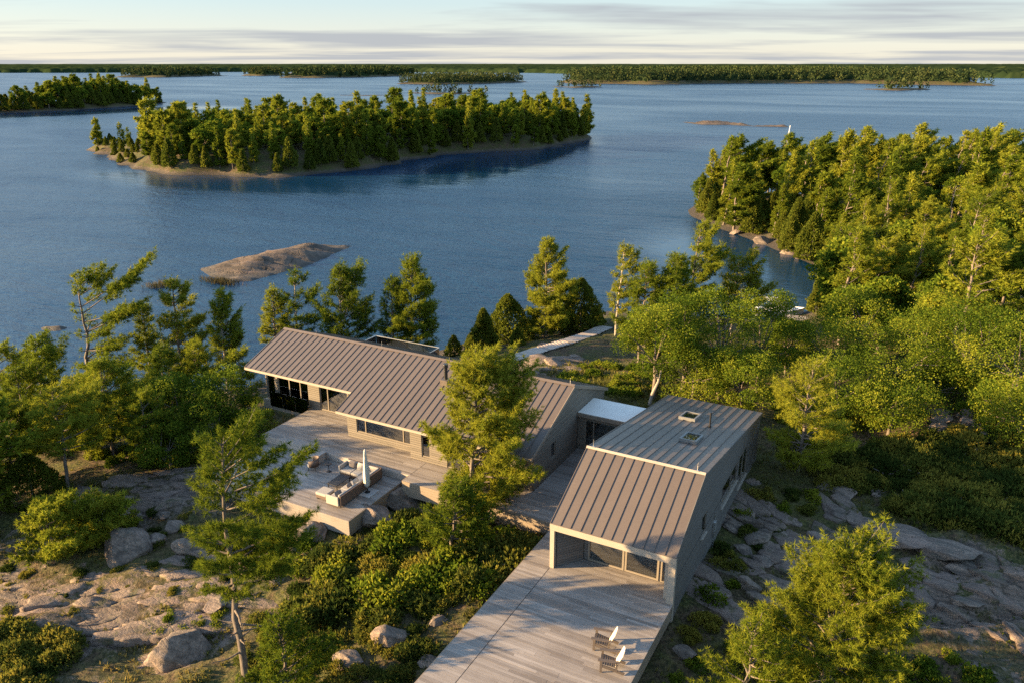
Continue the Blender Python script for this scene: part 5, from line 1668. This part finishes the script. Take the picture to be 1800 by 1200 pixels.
def canopy(name, label, df, hf, lo, hi, cell, h, seed, dmin=4):
    """closed forest roof: one uneven sheet of crowns that drops to the ground along the shore"""
    rg = np.random.default_rng(seed)
    gx = np.arange(lo[0], hi[0], cell); gy = np.arange(lo[1], hi[1], cell)
    X, Y = np.meshgrid(gx, gy, indexing='ij')
    X = X + rg.uniform(-.35, .35, X.shape) * cell; Y = Y + rg.uniform(-.35, .35, Y.shape) * cell
    Dm = np.array([df(a, b) for a, b in zip(X.ravel(), Y.ravel())]).reshape(X.shape)
    Z0 = np.array([hf(a, b) for a, b in zip(X.ravel(), Y.ravel())]).reshape(X.shape)
    Z = Z0 + np.where(Dm > dmin, h * rg.uniform(.5, 1.1, X.shape) * (1 + .15 * fbm(X / (cell * 9), Y / (cell * 9), 2, seed)), -.5)
    q = np.stack([X.ravel(), Y.ravel()], -1)
    dep = q @ FWD[:2]; lat = q @ RGT[:2]
    vis = (dep > 50) & (np.abs(lat) < dep * .75)
    id3 = np.arange(X.size).reshape(X.shape)
    F = np.stack([id3[:-1, :-1], id3[1:, :-1], id3[1:, 1:], id3[:-1, 1:]], -1).reshape(-1, 4)
    ok = (Dm.ravel()[F] > dmin).any(1) & vis[F].all(1)
    F = F[ok]
    if not len(F): return
    used, inv = np.unique(F, return_inverse=True)
    V = np.stack([X.ravel(), Y.ravel(), Z.ravel()], -1)[used]
    T = np.clip(.24 + rg.normal(0, .2, len(V)), 0, 1)
    o = link(bpy.data.objects.new(name, mesh_np(name, V, inv.reshape(-1, 4), M['farwood'], tint=T)))
    return tag(o, label, 'wood', kind='stuff')
FARS = [  # shore in the photograph, depth, label, spacing
 ([(695, 148), (760, 149), (850, 148), (925, 145)], 130, 'wooded islet beyond the right end of the long island', 7.5, 9, 15, 4),
 ([(716, 164), (760, 166), (800, 166), (855, 164)], 24, 'low islet with scattered trees behind the long island', 6.0, 5, 10, 3),
 ([(598, 168), (640, 169), (690, 168), (716, 166)], 8, 'thin bare rock shelf behind the long island', 99, 3, 5, 3),
 ([(968, 152), (1010, 155), (1058, 154)], 30, 'small round wooded islet before the big far island', 6.5, 8, 12, 4),
 ([(1000, 147), (1150, 149), (1350, 147), (1500, 147), (1640, 150), (1770, 152)], 260, 'big wooded island across the lake on the right', 9, 12, 18, 8),
 ([(1526, 158), (1580, 160), (1637, 158)], 40, 'small wooded islet before the big far island on the right', 6.5, 8, 12, 4),
 ([(497, 137), (560, 137.5), (640, 136.5), (722, 134)], 330, 'wooded island with a white cottage on its shore', 14, 12, 18, 7),
 ([(200, 136.5), (290, 136.5), (362, 134.5)], 260, 'wooded island left of the cottage island', 14, 12, 18, 7),
 ([(366, 133.8), (380, 134.3), (403, 133.8)], 30, 'tiny wooded islet in the far channel', 9, 10, 15, 5),
 ([(425, 133.5), (460, 134), (500, 133.5)], 160, 'low wooded island behind the cottage island', 14, 12, 17, 7),
]
for i, (ptsx, dep, lab, sp, h0, h1, tp) in enumerate(FARS):
    ol = far_strip(ptsx, dep)
    o_, hf, df, (lo, hi) = island('island', ol, tp, M['ground'], lab, 18, max(3.0, dep / 26), .4, .35)
    if sp < 90:
        far_wood('island_wood', 'trees covering the ' + lab.replace('wooded ', '')[:60], df, hf, lo, hi, sp, h0, h1, 2600, max(1.7, sp * .30), 34, 3 if dep > 60 else 2, seed=500 + i)
        if dep > 60: canopy('island_canopy', 'closed crowns inside the ' + lab.replace('wooded ', '')[:60], df, hf, lo, hi, sp * .5, h0 * .62, 540 + i, 22)
# far mainland in three receding belts; only the front rows of each belt can be told from the canopy behind
belts = [([(-300, 128), (0, 128.6), (180, 128.2), (300, 127.4), (420, 127), (600, 126.8), (760, 127.4), (930, 128.6), (1000, 130), (1400, 133), (1640, 136), (1800, 138), (2100, 138)], 800, 4.0, 'near belt of the wooded far shore'),
         ([(-400, 121.5), (0, 121.8), (500, 121.2), (900, 121.8), (1300, 121.5), (1800, 122), (2200, 122)], 1500, 6.5, 'middle belt of the wooded far shore'),
         ([(-500, 117.4), (0, 117.3), (600, 117.5), (1200, 117.3), (1800, 117.4), (2300, 117.5)], 3500, 10, 'last belt of the wooded far shore on the horizon')]
for bi, (ptsx, dep, zt, lab) in enumerate(belts):
    ol = far_strip(ptsx, dep)
    o_, hf, df, (lo, hi) = island('far_shore', ol, zt, M['ground'], lab, 120 + 100 * bi, [24, 60, 160][bi], .5, .1)
    canopy('far_shore_wood', 'unbroken forest covering the ' + lab.split(' of ')[0] + ' of far shore', df, hf, lo, hi, [9, 28, 80][bi], [13, 13, 13][bi], 600 + bi, [6, 15, 40][bi])
ct = tag(empty('cottage', tuple(atz(515, 136.6, WL) + np.array([*(FWD[:2] * 14), 1.5]))), 'tiny white cottage on the shore of the far wooded island', 'cottage')
MB().box(-9, 9, -5, 5, -1, 5).build('wall', M['plaster'], ct)
MB().extrude_x([(-5.6, 4.9), (0, 8.2), (5.6, 4.9)], -9.6, 9.6).build('roof', M['roof'], ct)
for x in (-5.5, 0, 5.5):
    MB().box(x - 1, x + 1, -5.06, -4.95, 1.2, 3.4).build('window', M['dark'], ct)

# ---- bare rocks in the lake
def rock_islet(ptsx, backoff, top, label, cell, steep, amp, name='rock_islet'):
    a = [np.array(p) for p in W2(ptsx)]
    ol = [tuple(p) for p in a] + [tuple(a[k] + FWD[:2] * b) for k, b in backoff]
    return island(name, ol, top, M['islet_rock'], label, steep, cell, .35, 1.0, amp=amp)
rock_islet([(350, 474), (372, 488), (410, 497), (440, 494), (480, 484), (540, 468), (575, 452), (612, 436)], [(7, 1.5), (6, 8), (5, 15), (4, 20), (3, 22), (2, 18), (1, 10), (0, .8)], 2.2, 'bare pale rock islet in the lake behind the house', .45, 6.5, .3)
rock_islet([(72, 577), (85, 582), (100, 582), (112, 578)], [(3, .6), (2, 1.6), (1, 1.6), (0, .5)], .8, 'small dark rock awash by the left shore', .3, 1.2, .2)
rock_islet([(1197, 215), (1235, 220), (1280, 220), (1330, 223), (1388, 224)], [(4, 3), (3, 7), (2, 14), (1, 12), (0, 3)], 1.7, 'low flat skerry tufted with grass out in the lake', 1.2, 5, .4)
p = atz(1270, 217, WL)
# ------------------------------------------------------------------ boulders
def boulder_mesh(seed):
    import bmesh
    rg = np.random.default_rng(seed)
    bm = bmesh.new()
    bmesh.ops.create_icosphere(bm, subdivisions=4, radius=1.0)
    V = np.array([v.co for v in bm.verts])
    F = np.array([[v.index for v in f.verts] for f in bm.faces])
    bm.free()
    for _ in range(15):                                    # flat fracture faces
        n = unit(rg.normal(size=3) * [1, 1, .8]); c = rg.uniform(.48, .86)
        dd = V @ n
        V = V - np.maximum(dd - c, 0)[:, None] * n
    V = V * (1 + .07 * fbm(V[:, 0] * 2.4 + V[:, 2], V[:, 1] * 2.4 - V[:, 2], 4, seed, .6)[:, None])
    me = mesh_np('boulder', V, F, M['rock'])
    return me
BOULD = [boulder_mesh(900 + i) for i in range(7)]
brng = np.random.default_rng(5)
def boulder(px, py, wpx, label, group='boulders on the slope', flat=.62, ratio=1.0, rz=None, sink=.25, k=None):
    p = on_ground(px, py)
    dist = CF @ (p - [0, 0, CAMZ])
    w = wpx / FPX * dist / 2
    o = link(bpy.data.objects.new('boulder', BOULD[k if k is not None else brng.integers(7)]))
    o.scale = (w * 1.08, w * ratio * brng.uniform(.75, .95), w * flat)
    o.rotation_euler = (brng.normal(0, .12), brng.normal(0, .12), brng.uniform(-.6, .6) + .49 if rz is None else rz)
    o.location = (p[0], p[1], p[2] + w * flat * (1 - 2 * sink) * .5)
    return tag(o, label, 'boulder', group)
for a in [
 (220, 968, 100, 'largest lichened boulder on the left slope'), (272, 952, 42, 'boulder leaning against the largest one on the left slope'), (308, 930, 48, 'upright boulder at the foot of the tall thin pine rocks'),
 (332, 968, 62, 'flat-topped boulder left of the thin pine'), (98, 955, 50, 'boulder under the low spreading pine'), (236, 912, 34, 'small boulder above the largest one'), (290, 905, 26, 'small mossy boulder behind the upright one'),
 (690, 1128, 80, 'tall angular boulder with sunlit top among junipers'), (612, 1168, 66, 'sharp dark boulder below the junipers'), (382, 1068, 52, 'blocky boulder beside the thin pine trunk'),
 (322, 1140, 130, 'long slab boulder beside yellow grass'), (492, 1018, 40, 'dark boulder right of the thin pine'), (545, 945, 64, 'boulder under the front corner of the lounge platform'), (515, 968, 36, 'low boulder near the platform corner'),
 (655, 918, 90, 'broad pale slab against the lounge platform side'), (705, 885, 70, 'dark wedge rock in the corner below the deck'), (738, 872, 44, 'rock tucked under the main deck edge'), (895, 965, 52, 'boulder below the gap between the decks'),
 (770, 1092, 46, 'low rock beside the wide deck'), (752, 1166, 40, 'pale rock touching the edge of the wide deck'), (905, 915, 80, 'pale ledge rock in the notch between the decks'), (940, 930, 44, 'round rock in the notch between the decks'),
 (1202, 1152, 48, 'tall triangular stone right of the wide deck'), (1255, 1048, 58, 'pinkish slab near the cabin corner'), (1318, 1035, 54, 'grey oblong stone beside the pinkish slab')]:
    boulder(*a)
for i, (px, py, w) in enumerate([(1335, 945, 75), (1290, 925, 56), (1385, 985, 90), (1340, 985, 46), (1375, 1030, 60), (1415, 975, 56), (1470, 900, 60), (1500, 910, 44), (1520, 925, 60), (1555, 935, 48), (1590, 950, 130), (1670, 972, 110), (1395, 870, 26), (1450, 855, 44), (1480, 865, 50), (1545, 865, 36), (1425, 862, 24), (1325, 850, 36), (1310, 965, 44), (1230, 1080, 36), (1285, 990, 40), (1370, 940, 34), (1400, 920, 36), (1690, 1000, 70), (1630, 1010, 60), (1700, 1060, 60), (1440, 945, 50), (1355, 1065, 34), (1290, 1085, 26)]):
    boulder(px, py, w, 'pinkish grey rock on the slope right of the cabin', 'rocks right of the cabin', flat=.28, sink=.3)
for i in range(30):
    px, py = 1625 + brng.uniform(0, 150), 0
    py = 722 + (px - 1625) * .12 + brng.uniform(-14, 34)
    boulder(px, py, brng.uniform(16, 42), 'grey block in the rock pile on the shaded slope', 'rock pile on the shaded slope', flat=.6)
for i in range(16):
    px = 1660 + brng.uniform(-170, 160); py = 820 + brng.uniform(-30, 80)
    boulder(px, py, brng.uniform(12, 26), 'small stone among the heath on the shaded slope', 'stones in the heath', flat=.5)
for i, (px, py, w) in enumerate([(1390, 444, 40), (1338, 428, 34), (1404, 455, 18), (1292, 412, 22)]):
    boulder(px, py, w, 'shore rock at the foot of the wooded point', 'shore rocks of the point', sink=.3)
for i, (px, py, w) in enumerate([(940, 640, 60), (915, 652, 46), (975, 640, 46), (1010, 628, 36), (930, 665, 40), (955, 606, 22)]):
    boulder(px, py, w, 'pale flat stone beside the boardwalk', 'stones beside the boardwalk', flat=.28, sink=.3)

# ------------------------------------------------------------------ bedrock: plates of fractured gneiss lying along the slope
def clip_cell(poly, n, c):
    out = []
    for i in range(len(poly)):
        a, b = poly[i], poly[(i + 1) % len(poly)]
        da, db = a @ n - c, b @ n - c
        if da <= 0: out.append(a)
        if (da < 0) != (db < 0) and abs(da - db) > 1e-9: out.append(a + (b - a) * (da / (da - db)))
    return out
def slabs(area, n, label, group, seed, keep=.7, ang=32, stretch=1.9, lift=.10):
    rg = np.random.default_rng(seed)
    W_ = np.array([on_ground(*q)[:2] for q in area])
    lo, hi = W_.min(0), W_.max(0)
    ca, sa = math.cos(math.radians(ang)), math.sin(math.radians(ang))
    Rm = np.array([[ca, sa], [-sa, ca]]) * np.array([[1 / stretch], [1.0]])
    Ri = np.linalg.inv(Rm)
    S = []
    for _ in range(n * 60):
        q = rg.uniform(lo, hi); ins = False
        for i in range(len(W_)):
            a, b = W_[i], W_[(i + 1) % len(W_)]
            if (a[1] > q[1]) != (b[1] > q[1]) and q[0] < (b[0] - a[0]) * (q[1] - a[1]) / (b[1] - a[1] + 1e-9) + a[0]: ins = not ins
        if not ins or in_built(q[0], q[1]): continue
        s = Rm @ q
        if all(((s - o) ** 2).sum() > rg.uniform(.35, .95) ** 2 for o in S): S.append(s)
        if len(S) >= n: break
    for i, s in enumerate(S):
        if rg.random() > keep: continue
        poly = [s + np.array(d) * 1.1 for d in ((-1, -1), (1, -1), (1, 1), (-1, 1))]
        for j, o in enumerate(S):
            if j == i: continue
            nrm = (o - s) / np.linalg.norm(o - s)
            poly = clip_cell(poly, nrm, nrm @ (s + o) / 2 - rg.uniform(.015, .05))
            if len(poly) < 3: break
        if len(poly) < 3: continue
        P = np.array([Ri @ q for q in poly]); c = P.mean(0)
        ring = []
        for a, b in zip(P, np.roll(P, -1, 0)):
            m = max(1, int(np.linalg.norm(b - a) / .22))
            for k in range(m): ring.append(a + (b - a) * k / m)
        ring = np.array(ring)
        if len(ring) < 6: continue
        rad = ring - c
        jit = 1 + .05 * rg.normal(size=(len(ring), 1))
        tilt = rg.normal(0, .05, 2); h = lift * rg.uniform(.35, 1.7)
        g0 = float(gz(c[0], c[1]))
        def zt(p, drop):
            return np.array([.55 * float(gz(q[0], q[1])) + .45 * g0 for q in p]) + (p - c) @ tilt + h - drop
        rings = []
        for f, drop in ((1.0, h + .35), (1.0, .045), (.93, .0), (.55, -.01)):
            q = c + rad * jit * f
            z = zt(q, drop) if drop < .3 else np.array([float(gz(a_[0], a_[1])) for a_ in q]) - .3
            z = z + .018 * rg.normal(size=len(q)) * (f < 1.01)
            rings.append(np.column_stack([q - c, z - g0]))
        m = len(ring)
        V = np.concatenate(rings + [np.array([[0, 0, h + .005]])])
        idx = np.arange(m); nx = (idx + 1) % m
        Q = np.concatenate([np.stack([r_ * m + idx, r_ * m + nx, (r_ + 1) * m + nx, (r_ + 1) * m + idx], -1) for r_ in range(3)])
        T = np.stack([3 * m + idx, 3 * m + nx, np.full(m, 4 * m)], -1)
        o = link(bpy.data.objects.new('rock_slab', mesh_np('rock_slab', V, [Q, T], M['slab'])))
        o.location = (c[0], c[1], g0)
        tag(o, label, 'rock slab', group)
def in_built(x, y):
    for x0, x1, y0, y1, c in CAPS:
        if x0 - .5 < x < x1 + .5 and y0 - .5 < y < y1 + .5: return True
    return False
slabs([(-30, 985), (140, 1000), (300, 985), (430, 975), (440, 1050), (300, 1105), (200, 1085), (110, 1075), (-30, 1085)], 60, 'cracked brown bedrock plate on the bare left slope', 'bedrock plates of the left slope', 41, .5, stretch=3.2, lift=.045)
slabs([(195, 872), (330, 815), (385, 830), (330, 880), (230, 890)], 26, 'smooth bedrock plate above the boulders of the left slope', 'bedrock plates above the boulders', 42, .7, stretch=2.8, lift=.05)
slabs([(1300, 900), (1400, 890), (1520, 905), (1640, 945), (1800, 1010), (1820, 1130), (1650, 1110), (1560, 1000), (1430, 985), (1330, 1060), (1250, 1050)], 95, 'fractured pinkish grey bedrock plate right of the cabin', 'bedrock plates right of the cabin', 43, .55, ang=-20)
slabs([(895, 668), (905, 645), (990, 628), (1010, 640), (960, 668)], 16, 'pale flat bedrock plate between boardwalk and roof', 'bedrock plates by the boardwalk', 44, .85)
# ------------------------------------------------------------------ shrubs
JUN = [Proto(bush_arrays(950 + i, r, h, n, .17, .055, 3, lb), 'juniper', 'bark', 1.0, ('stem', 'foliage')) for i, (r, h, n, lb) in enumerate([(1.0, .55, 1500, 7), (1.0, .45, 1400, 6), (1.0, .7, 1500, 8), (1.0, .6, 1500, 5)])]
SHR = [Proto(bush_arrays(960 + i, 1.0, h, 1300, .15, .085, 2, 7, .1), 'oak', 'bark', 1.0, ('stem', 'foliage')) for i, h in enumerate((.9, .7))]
CED = [Proto(cedar_arrays(970, 2.0, W=.8, n=1500, ls=.2), 'cedar', 'bark', 2.0, ('stem', 'foliage'))]
srng = np.random.default_rng(9)
def in_built(x, y):
    for x0, x1, y0, y1, c in CAPS:
        if x0 - .5 < x < x1 + .5 and y0 - .5 < y < y1 + .5: return True
    return False
def bush(protos, px, py, r, name, label, cat, group):
    p = on_ground(px, py)
    if in_built(p[0], p[1]) : return
    protos[srng.integers(len(protos))].put(name, (p[0], p[1], p[2] - .06), r, srng.uniform(0, 6.28), label, cat, group)
def scatter(poly, n, fn, mind):
    P = np.array(poly, float); lo, hi = P.min(0), P.max(0); got = []
    for _ in range(n * 30):
        q = srng.uniform(lo, hi); ins = False
        for i in range(len(P)):
            a, b = P[i], P[(i + 1) % len(P)]
            if (a[1] > q[1]) != (b[1] > q[1]) and q[0] < (b[0] - a[0]) * (q[1] - a[1]) / (b[1] - a[1] + 1e-9) + a[0]: ins = not ins
        if ins and all((q[0] - g[0]) ** 2 + ((q[1] - g[1]) * 1.7) ** 2 > mind ** 2 for g in got):
            got.append(q); fn(q[0], q[1])
            if len(got) >= n: break
scatter([(500, 1000), (560, 940), (680, 925), (780, 905), (850, 940), (930, 960), (880, 1010), (800, 1075), (700, 1085), (620, 1090), (520, 1060)], 40, lambda x, y: bush(JUN + SHR, x, y, srng.uniform(.5, 1.7), 'juniper_shrub', 'golden green juniper in the thicket between the decks', 'shrub', 'juniper thicket between the decks'), 34)
scatter([(440, 1090), (560, 1085), (760, 1110), (780, 1160), (700, 1230), (430, 1230)], 20, lambda x, y: bush(JUN, x, y, srng.uniform(.6, 1.0), 'juniper_shrub', 'low juniper on the slope left of the wide deck', 'shrub', 'junipers left of the wide deck'), 42)
scatter([(-20, 1100), (60, 1085), (120, 1130), (130, 1230), (-20, 1230)], 9, lambda x, y: bush(JUN, x, y, srng.uniform(.9, 1.2), 'juniper_shrub', 'dense green juniper mat at the foot of the bare rock', 'shrub', 'juniper mat below the bare rock'), 36)
scatter([(1450, 790), (1800, 770), (1830, 960), (1700, 930), (1560, 880), (1440, 840)], 60, lambda x, y: bush(JUN, x, y, srng.uniform(1.0, 1.7), 'heath_shrub', 'dark low heath shrub on the shaded slope', 'shrub', 'heath on the shaded slope'), 34)
scatter([(1210, 990), (1260, 900), (1330, 860), (1400, 850), (1460, 890), (1330, 960), (1260, 1080), (1200, 1130)], 34, lambda x, y: bush(SHR + JUN, x, y, srng.uniform(.35, .9), 'leafy_shrub', 'small leafy shrub among rocks beside the cabin', 'shrub', 'shrubs beside the cabin'), 40)
scatter([(1170, 1130), (1260, 1110), (1420, 1150), (1700, 1130), (1760, 1230), (1150, 1230)], 18, lambda x, y: bush(SHR, x, y, srng.uniform(.4, .9), 'leafy_shrub', 'leafy shrub under the bright pine', 'shrub', 'shrubs under the bright pine'), 48)
scatter([(970, 660), (1040, 640), (1130, 650), (1160, 690), (1080, 700), (1000, 690)], 22, lambda x, y: bush(SHR, x, y, srng.uniform(.5, .95), 'leafy_shrub', 'sunlit shrub in the meadow behind the roof', 'shrub', 'meadow shrubs'), 22)
scatter([(780, 618), (860, 598), (1060, 556), (1060, 566), (960, 598), (880, 618), (800, 634)], 16, lambda x, y: bush(CED, x, y, srng.uniform(1.2, 2.4), 'cedar_shrub', 'dark cedar shrub along the shore by the boardwalk', 'shrub', 'shore shrubs by the boardwalk'), 26)
scatter([(0, 780), (120, 800), (260, 830), (420, 800), (480, 780), (440, 740), (200, 760), (0, 740)], 34, lambda x, y: bush(SHR, x, y, srng.uniform(.6, 1.2), 'leafy_shrub', 'shaded undergrowth shrub on the left bank', 'shrub', 'undergrowth of the left bank'), 34)
scatter([(0, 990), (200, 1000), (440, 960), (440, 1060), (300, 1110), (150, 1080), (0, 1080)], 22, lambda x, y: bush(JUN, x, y, srng.uniform(.22, .5), 'juniper_shrub', 'small juniper tuft in a seam of the bare left slope', 'shrub', 'juniper tufts of the bare slope'), 36)
scatter([(150, 880), (330, 880), (420, 940), (400, 1000), (200, 1000)], 12, lambda x, y: bush(JUN, x, y, srng.uniform(.35, .7), 'juniper_shrub', 'small juniper between boulders of the left slope', 'shrub', 'junipers of the left slope'), 40)
scatter([(270, 1090), (420, 1060), (420, 1110), (300, 1130)], 7, lambda x, y: bush(SHR, x, y, srng.uniform(.35, .6), 'leafy_shrub', 'yellow shrub at the edge of the slab boulder', 'shrub', 'yellow shrubs by the slab'), 24)
scatter([(1360, 700), (1500, 700), (1800, 640), (1810, 780), (1640, 700), (1440, 800)], 30, lambda x, y: bush(SHR, x, y, srng.uniform(.8, 1.6), 'leafy_shrub', 'shaded shrub at the foot of the right slope trees', 'shrub', 'undergrowth of the right slope'), 30)

# ------------------------------------------------------------------ grass and litter that nobody could count
def tufts(n, xr, yr, keep, ln, wd, K, mat, name, label, seed, up=1.2):
    rg = np.random.default_rng(seed)
    x = rg.uniform(*xr, n); y = rg.uniform(*yr, n)
    k = keep(x, y, rg)
    x, y = x[k], y[k]
    z = np.array([gz(a, b) for a, b in zip(x, y)])
    ok = z > WL + .4
    for x0, x1, y0, y1, c in CAPS:
        ok &= ~((x > x0 - .05) & (x < x1 + .05) & (y > y0 - .05) & (y < y1 + .05))
    C = np.stack([x, y, z - .02], -1)[ok]
    T = np.clip(.45 + .3 * fbm(C[:, 0] * .35, C[:, 1] * .35, 3, 77) + rg.normal(0, .12, len(C)), 0, 1)
    V, F, t = blades(C, np.zeros_like(C), ln, wd, K, rg, .55, up, T)
    return tag(link(bpy.data.objects.new(name, mesh_np(name, V, F, M[mat], tint=t))), label, 'grass', kind='stuff')
tufts(26000, (-46, 12), (10, 50), lambda x, y, r: (fbm(x * .35, y * .35, 4, 61) * .5 + .5 - blob(x, y, ROCKS) * .45 + r.uniform(-.15, .15)) > .46, .24, .05, 4, 'grass', 'grass', 'tufts of dry grass and moss between the rocks', 701)
tufts(30000, (-46, -15), (9, 33), lambda x, y, r: (fbm(x * .6, y * .6, 4, 68) * .6 + .5 - blob(x, y, ROCKS) * .35 + r.uniform(-.12, .12)) > .55, .22, .055, 4, 'grass', 'grass', 'wiry grass growing in seams of the bare rock slope', 704)
tufts(9000, (-32, -10), (45, 66), lambda x, y, r: (blob(x, y, MEAD) + .15 * fbm(x * .5, y * .5, 3, 64)) > r.uniform(.1, .7, len(x)), .38, .05, 4, 'grass', 'grass', 'tall meadow grass behind the house', 702)
tufts(22000, (-60, 22), (10, 100), lambda x, y, r: (fbm(x * .25 + 9, y * .25, 4, 66) - blob(x, y, ROCKS) * .5) > .05, .17, .06, 3, 'juniper', 'ground_cover', 'low leafy ground cover on the forest floor', 703, .7)
# reeds by the rock islet
for (px, py, n, lab) in ((385, 497, 260, 'brown reeds at the near edge of the rock islet'), (272, 505, 70, 'small clump of reeds standing in the open water'), (290, 502, 60, 'reed clump next to the small one in the open water')):
    p = atz(px, py, WL); rg = np.random.default_rng(px)
    C = np.stack([p[0] + rg.normal(0, 1.6 if n > 100 else .7, n), p[1] + rg.normal(0, .5, n), np.full(n, WL - .1)], -1)
    V, F, t = blades(C, np.zeros_like(C), .9, .05, 3, rg, .3, 1.0, rg.random(n))
    tag(link(bpy.data.objects.new('reeds', mesh_np('reeds', V, F, M['reed'], tint=t))), lab, 'reeds', kind='stuff')
# grass on the skerry
p = atz(1270, 216, WL); rg = np.random.default_rng(8)
C = np.stack([p[0] + rg.uniform(-45, 50, 900), p[1] + rg.normal(4, 4, 900), np.full(900, WL + .9)], -1)
C = C[(np.abs((C[:, 0] - p[0]) * .0 + (C[:, 1] - p[1]) - 4) < 5)]

# roots of things built in place: move each Empty to its base
for r in (house, ter, lk, bunk, fd, md, ld, bw, dk):
    lo_, hi_ = np.full(3, 1e9), np.full(3, -1e9)
    for c in r.children:
        for v in c.bound_box:
            q = np.array(c.matrix_basis @ Vector(v)); lo_ = np.minimum(lo_, q); hi_ = np.maximum(hi_, q)
    b = Vector(((lo_[0] + hi_[0]) / 2, (lo_[1] + hi_[1]) / 2, lo_[2]))
    r.location = b
    for c in r.children:
        c.location = c.location - b
